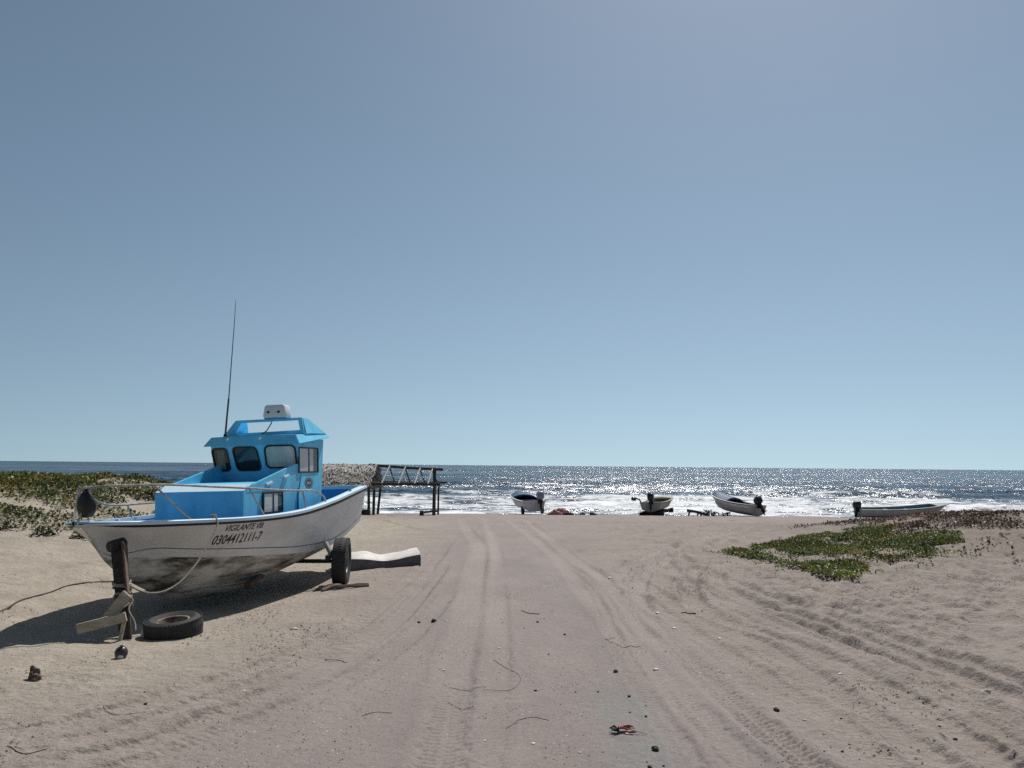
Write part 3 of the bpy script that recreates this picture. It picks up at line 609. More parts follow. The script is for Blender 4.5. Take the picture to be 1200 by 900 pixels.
# roof with sloping brow
m = MB()
lo = [(-.835, 1.965), (-.32, 1.965), (.17, 1.965), (.745, 1.965)]
low = [P(3.37 + fw_off(b) * .9, b, z) for b, z in lo]; top = [P(3.425 + fw_off(b) * .9, b * .88, 2.105) for b, z in lo]
la = [P(4.56, b * 1.0, 2.095) for b, z in lo]; ta = [P(4.50, b * .93, 2.165) for b, z in lo]
m.add(low + top + la + ta, [(0, 1, 5, 4), (1, 2, 6, 5), (2, 3, 7, 6), (3, 11, 15, 7), (11, 10, 14, 15), (10, 9, 13, 14), (9, 8, 12, 13), (8, 0, 4, 12),
     (4, 5, 13, 12), (5, 6, 14, 13), (6, 7, 15, 14), (0, 8, 9, 1), (1, 9, 10, 2), (2, 10, 11, 3)])
m.build('roof', [blue], boat, bevel=.006)
for b in (-.36, .17):
    m = MB(); m.lathe([(.0, 0), (.017, .002), (.017, .02), (.0, .028)], (3.405 + fw_off(b), -b, 2.055), 'X', 10, close=False); o = m.build('running_light', offwhite, boat, smooth=True)
    for v in o.data.vertices: v.co.x = 2 * (3.405 + fw_off(b)) - v.co.x + .004
# windows: rounded frame, rubber gasket, pane set back a little
def rrect(cx, cy, hx, hy, r, n=5, skew=0.):
    out = []
    for (sx, sy, a0) in ((1, 1, 0), (-1, 1, 90), (-1, -1, 180), (1, -1, 270)):
        for k in range(n + 1):
            t = R(a0 + 90 * k / n); x, y = cx + sx * (hx - r) + r * math.cos(t), cy + sy * (hy - r) + r * math.sin(t); out.append((x + skew * (y - cy), y))
    return out
def front_window(bc, hb, zc, hz, glass, skew=0., drape=False):
    outp = rrect(bc, zc, hb + .022, hz + .022, .075, skew=skew); inn = rrect(bc, zc, hb, hz, .058, skew=skew)
    pt = lambda b, z, o: P(fw(b, z) - o, b, z)
    m = MB(); n = len(outp)
    A = [pt(b, z, -.012) for b, z in outp]; Bv = [pt(b, z, .018) for b, z in outp]; Cv = [pt(b, z, .018) for b, z in inn]; D = [pt(b, z, -.012) for b, z in inn]
    m.add(A + Bv + Cv + D, [f for i in range(n) for f in ((i, (i + 1) % n, n + (i + 1) % n, n + i), (n + i, n + (i + 1) % n, 2 * n + (i + 1) % n, 2 * n + i), (2 * n + i, 2 * n + (i + 1) % n, 3 * n + (i + 1) % n, 3 * n + i))])
    w = m.build('window', black_rb, boat, smooth=True)
    m = MB(); gl = [pt(b, z, .004) for b, z in rrect(bc, zc, hb + .006, hz + .006, .06, skew=skew)]; m.prism(gl, (.006, 0, 0)); m.build('pane', glass, w)
    if drape:
        m = MB(); x0, x1 = bc - hb * .45, bc + hb * .55; rows = [[pt(x0 + (x1 - x0) * i / 12, z, .0065 + .002 * math.sin(i * 2.1)) for i in range(13)] for z in (zc - hz * .93, zc + hz * .9)]; m.grid(rows); m.build('curtain', curtain, w)
front_window(-.555, .145, 1.765, .155, tint_gl, -.10, True)
front_window(-.085, .180, 1.765, .160, tint_gl, -.12)
front_window(.425, .200, 1.785, .150, pale_gl, .02)
def side_window(a0, a1, z0, z1, pale):
    m = MB(); bo = lambda z, o: side_b(z) + o if z0 > 1.3 else max(side_b(z), tw) + o
    fr = .022
    def q(x0, x1, y0, y1, o, d, mb): mb.prism([P(x0, bo(y0, o), y0), P(x1, bo(y0, o), y0), P(x1, bo(y1, o), y1), P(x0, bo(y1, o), y1)], (0, d, 0))
    for r_ in ((a0, a1, z0, z0 + fr), (a0, a1, z1 - fr, z1), (a0, a0 + fr, z0 + fr, z1 - fr), (a1 - fr, a1, z0 + fr, z1 - fr), ((a0 + a1) / 2 - .012, (a0 + a1) / 2 + .012, z0 + fr, z1 - fr)): q(*r_, .012, .02, m)
    w = m.build('window', dk_metal, boat)
    mid = (a0 + a1) / 2; m = MB(); q(a0 + fr, mid - .012, z0 + fr, z1 - fr, .005, .006, m); m.build('pane', pale_gl if pale else tint_gl, w)
    m = MB(); q(mid + .012, mid + (a1 - mid) * .45, z0 + fr, z1 - fr, .007, .006, m); m.build('pane', pale_gl if pale else tint_gl, w)
    m = MB(); q(mid + (a1 - mid) * .45 + .002, a1 - fr, z0 + fr, z1 - fr, .004, .006, m); m.build('pane', tint_gl, w)
side_window(3.63, 4.29, 1.54, 1.925, True)
side_window(2.58, 3.13, 1.0, 1.285, True)
# round emblem on the wheelhouse side
em = MB(); ec, ez, er = 3.955, 1.385, .082; N_ = 28
def disc(mb, r0, r1, o, n=28, cx=0, cz=0):
    vs = []; bo = side_b(ez) + o
    for k in range(n):
        t = 6.28318 * k / n
        for r in (r0, r1): vs.append(P(ec + cx + 1.75 * r * math.cos(t), bo - .018 * (cz + r * math.sin(t)), ez + cz + r * math.sin(t)))
    mb.add(vs, [(2 * k, 2 * k + 1, 2 * ((k + 1) % n) + 1, 2 * ((k + 1) % n)) for k in range(n)])
disc(em, 0.001, er, .004); eo = em.build('emblem', emb_dk, boat, fix=False)
em = MB(); disc(em, er * .74, er * .84, .006)
for k in range(4): em.prism([P(ec - .075 + k * .040, side_b(ez) + .006, ez - .022), P(ec - .048 + k * .040, side_b(ez) + .006, ez - .022), P(ec - .048 + k * .040, side_b(ez) + .006, ez + .022), P(ec - .075 + k * .040, side_b(ez) + .006, ez + .022)], (0, -.001, 0))
em.build('emblem_ring', emb_lt, eo, fix=False)
# raised frame on the roof
m = MB(); a_ = 3.80
ob = [(-.68, 2.11), (-.46, 2.365), (.63, 2.375), (.675, 2.12)]; ib = [(-.46, 2.165), (-.37, 2.325), (.575, 2.335), (.605, 2.185)]
FA = [(a_, b, z) for b, z in ob]; FB = [(a_, b, z) for b, z in ib]; th = .05
V_ = [P(*p) for p in FA + FB] + [P(p[0] + th, p[1], p[2]) for p in FA + FB]
fs = []
for i in range(4):
    j = (i + 1) % 4; fs += [(i, j, 4 + j, 4 + i), (8 + i, 12 + i, 12 + j, 8 + j), (i, 8 + i, 8 + j, j), (4 + i, 4 + j, 12 + j, 12 + i)]
m.add(V_, fs)
# swept side panels down to the roof edge
m.prism([P(3.84, .634, 2.372), P(3.84, .69, 2.13), P(4.50, .715, 2.15), P(4.08, .60, 2.374)], (0, .03, 0))
m.prism([P(3.81, -.44, 2.36), P(3.81, -.68, 2.12), P(4.45, -.63, 2.165), P(4.02, -.42, 2.362)], (0, -.03, 0))
m.build('roof_arch', [blue], boat, bevel=.005)
# equipment box on the arch
m = MB(); bx = empty_b = None
cz0 = 2.385
prof = [(.175, .0), (.185, .03), (.165, .17), (.145, .195)]
rows = []
for hw, h in prof: rows.append([P(3.86 + y * hw * .62, .20 + x * hw, cz0 + h) for x, y in [(q[0], q[1]) for q in rrect(0, 0, 1, 1, .25, 4)]])
n = len(rows[0]); vs = [p for r in rows for p in r]; fs = [(i * n + k, i * n + (k + 1) % n, (i + 1) * n + (k + 1) % n, (i + 1) * n + k) for i in range(3) for k in range(n)] + [tuple(range(n)), tuple(3 * n + k for k in range(n))]
m.add(vs, fs); eb = m.build('equipment_box', offwhite, boat, smooth=True)
for b in (.11, .28):
    m = MB(); m.box((3.86 - .175 * .62 + .002, -b, cz0 + .085), (.010, .022, .016)); m.build('latch', dk_metal, eb, bevel=.003)
m = MB(); m.box((3.86, -.20, cz0 - .006), (.10, .16, .012)); m.build('base', blue_dk, eb)
m = MB(); m.tube([P(3.84, .14, 2.39), P(3.81, .13, 2.30), P(3.77, .08, 2.19), P(3.70, .04, 2.14)], .008, 6); m.build('cable', black_rb, boat, smooth=True)
# whip antenna
m = MB(); m.tube([P(3.70, -.57, 2.11), P(3.72, -.555, 2.45), P(3.74, -.545, 2.70)], [.016, .014, .014], 8); an = m.build('antenna', mat('grey fibreglass whip', (.07, .075, .085), .4, .2, 20.), boat, smooth=True)
m = MB(); m.tube([P(3.74, -.546, 2.68), P(3.77, -.525, 3.3), P(3.80, -.505, 3.9), P(3.81, -.492, 4.26)], [.010, .008, .006, .004], 6); m.build('whip', mat('grey fibreglass whip', (.07, .075, .085)), an, smooth=True)
m = MB(); m.tube([P(3.70, -.57, 2.09), P(3.70, -.57, 2.16)], [.03, .022], 10); m.build('base', dk_metal, an, smooth=True)
# bow rail
def rail_pt(a, sg, h, inset=.06): return P(a, sg * (max(.03, H1.gw(a)) - inset if a > .4 else max(.0, H1.gw(a) - inset * .4)), H1.gz(a) + h)
port = [P(.10, .10, 1.43), P(.28, .30, 1.44), P(.7, .55, 1.435), P(1.2, .74, 1.40), P(1.9, .90, 1.355), P(2.6, .98, 1.31), P(3.2, 1.0, 1.29), P(3.42, 1.0, 1.28), P(3.75, 1.0, 1.20), P(3.86, 1.0, 1.10)]
star = [P(.12, -.06, 1.37), P(.3, -.24, 1.32), P(.62, -.43, 1.30), P(.9, -.56, 1.295), P(1.25, -.67, 1.22), P(1.7, -.80, 1.185), P(2.4, -.92, 1.18), P(3.0, -.97, 1.17), P(3.3, -.98, 1.04)]
def soft(pts):
    q = _smooth3(pts); return q
def _smooth3(pts, n=5):
    P_ = [Vector(p) for p in pts]; Q = [2 * P_[0] - P_[1]] + P_ + [2 * P_[-1] - P_[-2]]; out = []
    for i in range(1, len(Q) - 2):
        for k in range(n):
            t = k / n; out.append(.5 * (2 * Q[i] + (Q[i + 1] - Q[i - 1]) * t + (2 * Q[i - 1] - 5 * Q[i] + 4 * Q[i + 1] - Q[i + 2]) * t * t + (3 * Q[i] - Q[i - 1] - 3 * Q[i + 1] + Q[i + 2]) * t ** 3))
    out.append(P_[-1]); return out
m = MB(); m.tube(_smooth3(port), .0125, 8); br = m.build('bow_rail', steel, boat, smooth=True)
m = MB(); m.tube(_smooth3(star), .0125, 8); m.build('bow_rail', steel, boat, smooth=True)
m = MB(); m.tube(_smooth3([port[0], P(.03, .02, 1.42), star[0]]), .0125, 8); m.build('pulpit_bend', steel, boat, smooth=True)
for a, b, c in ((P(.58, .48, 1.437), P(.98, .70, 1.02), 0), (P(1.86, .89, 1.357), P(2.16, .94, 1.0), 0), (P(3.10, 1.0, 1.293), P(3.2, 1.0, 1.03), 0), (P(.10, .10, 1.43), P(.03, .02, 1.08), 0),
                (P(.7, -.47, 1.30), P(1.05, -.70, 1.02), 0), (P(.12, -.06, 1.37), P(.22, -.2, 1.07), 0), (P(1.9, -.84, 1.18), P(2.1, -.92, 1.0), 0)):
    m = MB(); m.tube([a, b], .011, 8); m.build('rail_post', steel, boat, smooth=True)
# lettering on the port bow
def lettering(txt, a0, a1, z0, z1, name, slant=.18):
    cu = bpy.data.curves.new(name, 'FONT'); cu.body = txt; cu.size = 1; cu.offset = .012; cu.resolution_u = 3
    ob = bpy.data.objects.new(name, cu); COL.objects.link(ob); dg = bpy.context.evaluated_depsgraph_get(); me = bpy.data.meshes.new_from_object(ob.evaluated_get(dg)); bpy.data.objects.remove(ob)
    import bmesh
    bm = bmesh.new(); bm.from_mesh(me); bmesh.ops.triangulate(bm, faces=bm.faces); bm.to_mesh(me); bm.free()
    xs = [v.co.x for v in me.vertices]; ys = [v.co.y for v in me.vertices]; x0, x1, y0, y1 = min(xs), max(xs), 0, .70
    for v in me.vertices:
        fy = (v.co.y - y0) / (y1 - y0); a = a0 + (a1 - a0) * (v.co.x - x0) / (x1 - x0) + slant * fy * (z1 - z0); dz = z0 + (z1 - z0) * fy
        z = H1.gz(a) - dz; t = dz / max(.05, H1.gz(a) - H1.cz(a)); w, _ = H1.side(a, t, .004); v.co = P(a, w, z)
    me.materials.clear(); me.materials.append(paint_blk); o = bpy.data.objects.new(name, me); COL.objects.link(o); o.parent = boat; return o
lettering('VIGILANTE VIII', 1.50, 2.14, .14, .068, 'name_lettering')
lettering('0304412111-7', 1.455, 2.22, .295, .185, 'number_lettering')
# ------------------------------------------------------------------ helpers for world placement
def bw(a, b, z): return boat_mx @ Vector(P(a, b, z))
bpy.context.view_layer.update(); boat_mx = boat.matrix_world.copy()
# ------------------------------------------------------------------ trailer under the stern
tyre_m = mat('black tyre rubber', (.022, .022, .024), .8, .4, 14., .3, 60, col2=(.05, .046, .042))
rim_m = mat('rusty wheel rim', (.30, .26, .20), .6, .6, 9., .2, 30, col2=(.07, .045, .03))
def tyre_mb(r, w, hub):
    m = MB(); prof = [(hub, -w * .36), (hub + .02, -w * .42), ((r + hub) / 2, -w * .52), (r - .035, -w * .47), (r - .006, -w * .36), (r, -w * .2), (r, w * .2), (r - .006, w * .36), (r - .035, w * .47), ((r + hub) / 2, w * .52), (hub + .02, w * .42), (hub, w * .36)]
    m.lathe(prof, (0, 0, 0), 'Y', 48); return m
def tread_mb(r, w):
    m = MB()
    for k in range(46):
        t = 6.28318 * k / 46
        for sx in (-.33, 0, .33):
            t2 = t + (.06 if sx else 0); c, s_ = math.cos(t2), math.sin(t2); rr = r - .001 - (.006 if sx else 0)
            n = Vector((c, 0, s_)); tg = Vector((-s_, 0, c)); p = n * rr + Vector((0, sx * w, 0)); m.bar(p - n * .004, p + n * .0035, w * .26, .030, up=tg)
    return m
def rim_mb(hub, w):
    m = MB(); prof = [(hub + .004, -w * .38), (hub + .004, w * .38), (hub - .015, w * .36), (hub - .03, w * .1), (hub * .55, w * .16), (hub * .3, w * .22), (.02, w * .24), (.02, -w * .05), (hub * .6, -w * .02), (hub - .03, -w * .08), (hub - .015, -w * .36)]
    m.lathe(prof, (0, 0, 0), 'Y', 32)
    return m
tr = empty('boat_trailer', (-2.52, 11.68, ground(-2.52, 11.68)), (0, 0, R(90 + 4)), 'boat trailer with black tyre standing under the stern of the blue boat', 'trailer')
for sg in (1, -1):
    y = 0 if sg == 1 else 1.95
    w = tyre_mb(.345, .21, .19).build('wheel', tyre_m, tr, smooth=True); w.location = (0, y, .335)
    tread_mb(.345, .21).build('tread', tyre_m, w); rim_mb(.19, .21).build('rim', mat('grey trailer rim', (.22, .22, .23), .5, .3, 9., metal=.5), w, smooth=True)
    m = MB(); m.box((0, (.16 if sg == 1 else 1.79), .42), (.34, .028, .035)); m.build('spring', dk_metal, tr, bevel=.005)
m = MB(); m.tube([(0, .08, .335), (0, 1.87, .335)], .03, 8); m.build('axle', dk_metal, tr, smooth=True)
rusty = mat('rusty trailer steel', (.12, .075, .05), .8, .5, 9., .2, 40, col2=(.045, .03, .024))
m = MB(); m.bar((-1.5, .975, .20), (1.2, .975, .42), .08, .08); m.build('frame_beam', rusty, tr, bevel=.006)
for sg in (.14, 1.81):
    m = MB(); m.bar((-.1, sg, .45), (-.06, sg + (.1 if sg < 1 else -.1), .62), .07, .05); m.build('bunk_bracket', mat('pale galvanised bracket', (.48, .48, .47), .5, .3, 9., metal=.4), tr, bevel=.004)
PROP, TYRE = (-3.77, 7.79), (-3.42, 8.05)
# ------------------------------------------------------------------ timber prop under the bow
wood_dk = mat('weathered dark timber', (.085, .068, .055), .85, .5, 5., .6, 30, col2=(.028, .022, .019), stretch=(6, 6, .7))
wood_lt = mat('bleached plank timber', (.52, .45, .35), .85, .45, 5., .5, 30, col2=(.30, .25, .185), stretch=(.8, 6, 6))
rope_m = mat('grey twisted rope', (.42, .38, .31), .9, .4, 60., .5, 90, col2=(.22, .19, .15))
FX, FY = PROP; gz = ground(FX, FY); st = empty('bow_prop', (FX, FY, gz), (0, 0, 0), 'rough timber prop lashed with rope holding up the bow of the blue boat', 'timber prop')
def pl(x, y, z): return (x, y, z)
m = MB(); m.bar((0, 0, -.06), (-.36, .45, .86), .10, .07, .15, .08, up=(.3, -1, 0)); m.build('post', wood_dk, st, bevel=.008)
m = MB(); m.bar((-.085, .14, .42), (-.285, .39, .90), .022, .075, .022, .09, up=(.2, -1, .0)); m.build('edge_board', mat('scuffed reddish board', (.20, .13, .095), .8, .5, 8., .4, 30, col2=(.07, .045, .035)), st, bevel=.004)
m = MB(); m.tube([(-.405, .33, .86), (-.385, .37, .865), (-.325, .49, .89)], [.056, .062, .06], 14); m.build('roller', wood_dk, st, smooth=True, bevel=.008)
m = MB(); m.bar((-.42, -.14, .125), (.01, -.065, .235), .045, .095, up=(0, 0, 1)); m.build('cross_plank', wood_lt, st, bevel=.006)
m = MB(); m.bar((-.25, .0, .14), (-.03, .02, .44), .11, .035, up=(0, -1, .3)); m.build('brace', wood_lt, st, bevel=.006)
m = MB(); m.bar((-.045, -.06, -.05), (-.005, -.055, .22), .04, .03); m.build('peg', wood_lt, st, bevel=.004)
ax0, ax1 = Vector((0, 0, -.06)), Vector((-.36, .45, .86))
def around(t, r, ph):
    c = ax0 + (ax1 - ax0) * t; return c + Vector((math.cos(ph) * r, math.sin(ph) * r * .8, 0))
m = MB()
for t0, tilt_ in ((.60, .0), (.625, .02), (.56, -.03), (.47, .10), (.42, -.10)):
    m.tube([around(t0 + tilt_ * math.sin(ph), .088, ph) for ph in [6.2832 * k / 18 for k in range(19)]], .0085, 6)
m.build('lashing', rope_m, st, smooth=True)
m = MB(); m.tube(_smooth3([around(.61, .095, -.6), around(.50, .10, -.5), around(.44, .11, -.2), around(.36, .10, -.7), around(.24, .13, -.4), around(.16, .15, -.5)]), .009, 6); m.build('rope_tail', rope_m, st, smooth=True)
m = MB(); m.ico(tuple(around(.61, .10, -.6)), (.024, .024, .02), 2, .2, 3); m.build('knot', mat('pale knotted rope', (.60, .57, .5), .9, .3, 50.), st, smooth=True)
# mooring rope from the gunwale to the prop
g = bw(1.26, H1.gw(1.26) - .02, H1.gz(1.26) + .05); g2 = bw(1.22, H1.gw(1.22) + .045, H1.gz(1.22) - .05); e = Vector((FX, FY, gz)) + around(.61, .10, -.6)
pts = [g, g2]
for k in range(1, 9):
    t = k / 9; p = g2.lerp(e, t); p.z -= 1.05 * t * (1 - t) * (1.0 + .35 * t); p += Vector((.10, -.10, 0)) * math.sin(math.pi * t); pts.append(p)
pts.append(e)
m = MB(); m.tube([tuple(p) for p in _smooth3(pts)], .010, 7); tag(m.build('mooring_rope', rope_m, None, smooth=True), 'slack grey mooring rope drooping from the blue boat gunwale to the timber prop', 'rope')
# black bag over the pulpit
m = MB(); bc = bw(.10, .05, 1.235); rows = []
for i in range(13):
    t = i / 12; r = .092 * (math.sin(math.pi * min(1, .12 + t * .93)) ** .7) * (1 - .35 * t) + .012; rows.append([(bc.x + r * math.cos(q) * (1 + .12 * math.sin(3 * q + 4 * t)), bc.y + r * .8 * math.sin(q) * (1 + .1 * math.sin(4 * q)), bc.z - .11 + .31 * t) for q in [6.2832 * k / 20 for k in range(21)]])
m.grid(rows); m.add([rows[0][k] for k in range(20)], [tuple(range(20))[::-1]]); m.add([rows[-1][k] for k in range(20)], [tuple(range(20))])
tag(m.build('black_bag', mat('crumpled black plastic', (.018, .018, .02), .42, .3, 14., .7, 18), None, smooth='all'), 'black bag tied over the bow rail tip of the blue boat', 'bag')
# ------------------------------------------------------------------ discarded tyre
tx, ty = TYRE; ot = empty('old_tyre', (tx, ty, ground(tx, ty)), (R(4), R(-5), .4), 'worn loose tyre with rusty rim lying flat in front of the blue boat', 'tyre')
w = tyre_mb(.28, .19, .155).build('tyre_casing', tyre_m, ot, smooth=True); w.rotation_euler = (R(90), 0, 0); w.location = (0, 0, .085)
t_ = tread_mb(.28, .19).build('tread', tyre_m, w)
rm = rim_mb(.155, .19).build('rim', rim_m, ot, smooth=True); rm.rotation_euler = (R(-90), 0, 0); rm.location = (0, 0, .085)
for k in range(5):
    t = 6.2832 * k / 5; m = MB(); m.lathe([(.0, .0), (.012, .0), (.012, .02), (.0, .02)], (.07 * math.cos(t), .07 * math.sin(t), .105), 'Z', 6, close=False); m.build('wheel_nut', rusty, ot)
# ------------------------------------------------------------------ slab of foam / fibreglass behind the wheel
sx0, sy0 = -2.95, 13.05; dx, dy = 1.40, .42; L_ = math.hypot(dx, dy); gzs = ground(-2.2, 13.3) - .02
sb = empty('foam_slab', (sx0, sy0, gzs), (0, 0, math.atan2(dy, dx)), 'bent white foam slab with its shaded front painted grey lying behind the trailer wheel', 'foam slab')
rows = []; bot = []
for i in range(25):
    t = i / 24; x = L_ * t; zt_ = .255 - .06 * math.exp(-((t - .62) / .15) ** 2) + .035 * max(0, t - .72) / .28 + .012 * math.sin(t * 21)
    fz = .175 - .045 * math.exp(-((t - .58) / .18) ** 2) + .05 * max(0, t - .75) / .25
    rows.append([(x, -.03 + .01 * math.sin(9 * t), -.03), (x, -.012, fz * .6), (x, .0, fz), (x, .04, fz + .025), (x, .22, zt_ - .02), (x, .40, zt_), (x, .46, zt_ - .03), (x, .48, -.03)])
m = MB(); m.grid(rows); m.add(rows[0], [tuple(range(8))]); m.add(rows[-1], [tuple(range(8))[::-1]])
m.build('slab_body', mat('scuffed white foam', (.70, .68, .64), .7, .25, 4., .3, 25, col2=(.50, .47, .43)), sb, smooth=True)
m = MB(); m.grid([[(x, y - .006, z) for x, y, z in r[:3]] for r in rows]); m.grid([[(p[0] + .006, p[1], p[2] * .82) for p in rows[-1][:7]], [(p[0] + .006, p[1], -.03) for p in rows[-1][:7]]])
m.build('painted_shade_edge', mat('grey painted shade', (.16, .15, .155), .8, .35, 5., .3, 25), sb, smooth=True, fix=False)  # dark grey sheet paints the shade on the front and end faces
# ------------------------------------------------------------------ thatched shelter with bare rafters
pole = mat('dark round pole wood', (.075, .066, .06), .9, .5, 6., .4, 20, col2=(.03, .026, .024))
rafter_m = mat('pale sunlit rafter pole', (.46, .43, .39), .85, .3, 6., .2, 20)  # near rafters only: sunlight on the poles put into the colour
sh = empty('thatched_shelter', (-7.1, 40.2, ground(-7.1, 40.2)), (0, 0, 0), 'old palm thatched shelter with bare roof frame standing at the top of the beach', 'shelter')
sz = sh.location.z
def sl_(x, y, z): return (x + 7.1, y - 40.2, z - sz)
yn, yr, yf = 38.7, 40.2, 41.7; ez = .77; rz0, rz1 = 1.62, 1.44
for (x, y, z, lean, r) in ((-7.12, yn, ez, .06, .07), (-3.86, yn, ez, .02, .055), (-7.0, yf, ez, -.15, .065), (-3.98, yr, rz1, 0, .085), (-7.1, yr, rz0, 0, .07), (-3.9, yf, ez, 0, .05), (-10.2, yn, ez, 0, .07), (-12.2, yn, ez, 0, .07), (-12.2, yf, ez, 0, .07)):
    m = MB(); gz_ = ground(x, y) - .12; m.tube([sl_(x + lean, y, gz_), sl_(x + lean * .5, y, (gz_ + z) / 2), sl_(x, y, z + .04)], [r * 1.1, r, r * .95], 8); m.build('post', pole, sh, smooth=True)
for (p0, p1, r) in (((-12.5, yn, ez + .02), (-3.55, yn, ez - .03), .075), ((-7.3, yf, ez), (-3.5, yf, ez - .02), .06), ((-7.4, yr, rz0 + .05), (-3.55, yr, rz1 + .02), .07), ((-3.9, yn - .2, ez - .04), (-3.9, yf + .2, ez - .06), .05)):
    m = MB(); m.tube([sl_(*p0), sl_(*((a + b) / 2 + (0 if i < 2 else -.03) for i, (a, b) in enumerate(zip(p0, p1)))), sl_(*p1)], r, 8); m.build('beam', pole, sh, smooth=True)
for i, x in enumerate((-7.15, -6.42, -5.58, -4.78, -4.12)):
    k = (x + 7.15) / 3.0; zr = rz0 + (rz1 - rz0) * k
    m = MB(); m.tube([sl_(x - .03, yn - .12, ez + .0), sl_(x + .13 - .1 * k, yr, zr + .06)], .038, 7); m.build('rafter', rafter_m, sh, smooth=True)
    if i: m = MB(); m.tube([sl_(x + .1 - .1 * k, yr, zr + .02), sl_(x + .12, yf + .1, ez)], .035, 7); m.build('rafter', pole, sh, smooth=True)  # far rafters of the same wood, shade put into the darker colour
# low rail and block at the near right post
m = MB(); m.bar(sl_(-4.42, yn - .1, ground(-4.4, 38.6) + .16), sl_(-3.8, yr, ground(-4, 40) + .20), .10, .10); m.build('low_rail', pole, sh)
m = MB(); m.box(sl_(-4.42, yn - .12, ground(-4.4, 38.6) + .09), (.10, .10, .15)); m.build('footing_block', pole, sh, bevel=.02)
m = MB(); m.box(sl_(-7.2, yn - .05, ground(-7.2, 38.6) + .1), (.2, .15, .17)); m.build('footing_block', pole, sh, bevel=.02)
# thatch body
rows = []
for i in range(30):
    x = -12.4 + 5.3 * i / 29; wv = .05 * math.sin(i * 1.3) + .04 * math.sin(i * 2.9)
    rows.append([sl_(x, yn - .42, ez - .22 + wv), sl_(x, yn - .38, ez + .02 + wv), sl_(x, 39.5, 1.30 + wv), sl_(x, 39.95, 1.55 + wv * 1.2), sl_(x, yr, 1.64 + wv * 1.4), sl_(x, 40.5, 1.58 + wv), sl_(x, yf + .4, ez - .0 + wv), sl_(x, yf + .38, ez - .2), sl_(x, yr, 1.30), sl_(x, yn - .42, ez - .22 + wv)])
m = MB(); m.grid(rows); m.add(rows[0][:9], [tuple(range(9))]); m.add(rows[-1][:9], [tuple(range(9))]); m.build('thatch_bed', mat('matted palm thatch', (.26, .235, .20), .95, .5, 3., .8, 14, col2=(.11, .095, .08), stretch=(4, .6, .6)), sh)
n = 7000; tx_ = rng.uniform(-12.5, -6.95, n); s_ = rng.uniform(-1.05, 1.05, n)
zz = 1.65 - np.abs(s_) ** 1.15 * .98 + rng.normal(0, .03, n); yy = 40.2 + s_ * 1.9
d = np.c_[rng.normal(0, .22, n), np.sign(s_) * rng.uniform(.75, 1, n), -rng.uniform(.25, .7, n)]; d /= np.linalg.norm(d, axis=1)[:, None]; ln = rng.uniform(.18, .42, n)[:, None]; sd_ = np.cross(d, np.c_[np.zeros(n), np.zeros(n), np.ones(n)]); sd_ /= np.linalg.norm(sd_, axis=1)[:, None]
b0 = np.c_[tx_ + 7.1, yy - 40.2, zz + .03 - sz]; wd = rng.uniform(.012, .032, n)[:, None]; up_ = np.c_[np.zeros((n, 2)), np.ones(n)] * .03
V = np.stack([b0 - sd_ * wd, b0 + sd_ * wd, b0 + d * ln * .6 + sd_ * wd + up_, b0 + d * ln + up_ * .3], 1).reshape(-1, 3)
pal = np.array([(.37, .35, .32), (.27, .255, .235), (.16, .15, .135), (.49, .47, .44)]); T = pal[rng.choice(4, n, p=[.35, .35, .2, .1])] * rng.uniform(.7, 1.2, (n, 1)); T = np.where((np.abs(s_ + .1 * np.sin(tx_ * 3)) < .42)[:, None], np.array([.50, .48, .45]) * rng.uniform(.8, 1.1, (n, 1)), T); T = np.repeat(T, 4, 0)  # fronds near the ridge tinted paler to paint in the sunlit crown
lm_t = leaf_mat('dry palm fronds', .8, .1)
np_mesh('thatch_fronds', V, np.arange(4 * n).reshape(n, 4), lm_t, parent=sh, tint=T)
n = 420; zz = rng.uniform(.55, 1.65, n); b0 = np.c_[rng.normal(.0, .10, n) + .05, rng.uniform(-1.2, 1.0, n) * (1.75 - zz) / .9, zz - sz]; d = np.c_[rng.normal(.25, .5, n), rng.normal(0, .5, n), -rng.uniform(.3, 1.2, n)]; d /= np.linalg.norm(d, axis=1)[:, None]; ln = rng.uniform(.15, .4, n)[:, None]; sd_ = np.cross(d, rng.normal(0, 1, (n, 3))); sd_ /= np.linalg.norm(sd_, axis=1)[:, None]
V = np.stack([b0 - sd_ * .02, b0 + sd_ * .02, b0 + d * ln * .6 + sd_ * .025, b0 + d * ln], 1).reshape(-1, 3)
np_mesh('gable_fronds', V, np.arange(4 * n).reshape(n, 4), lm_t, parent=sh, tint=np.repeat(pal[rng.choice(4, n)] * .6, 4, 0))
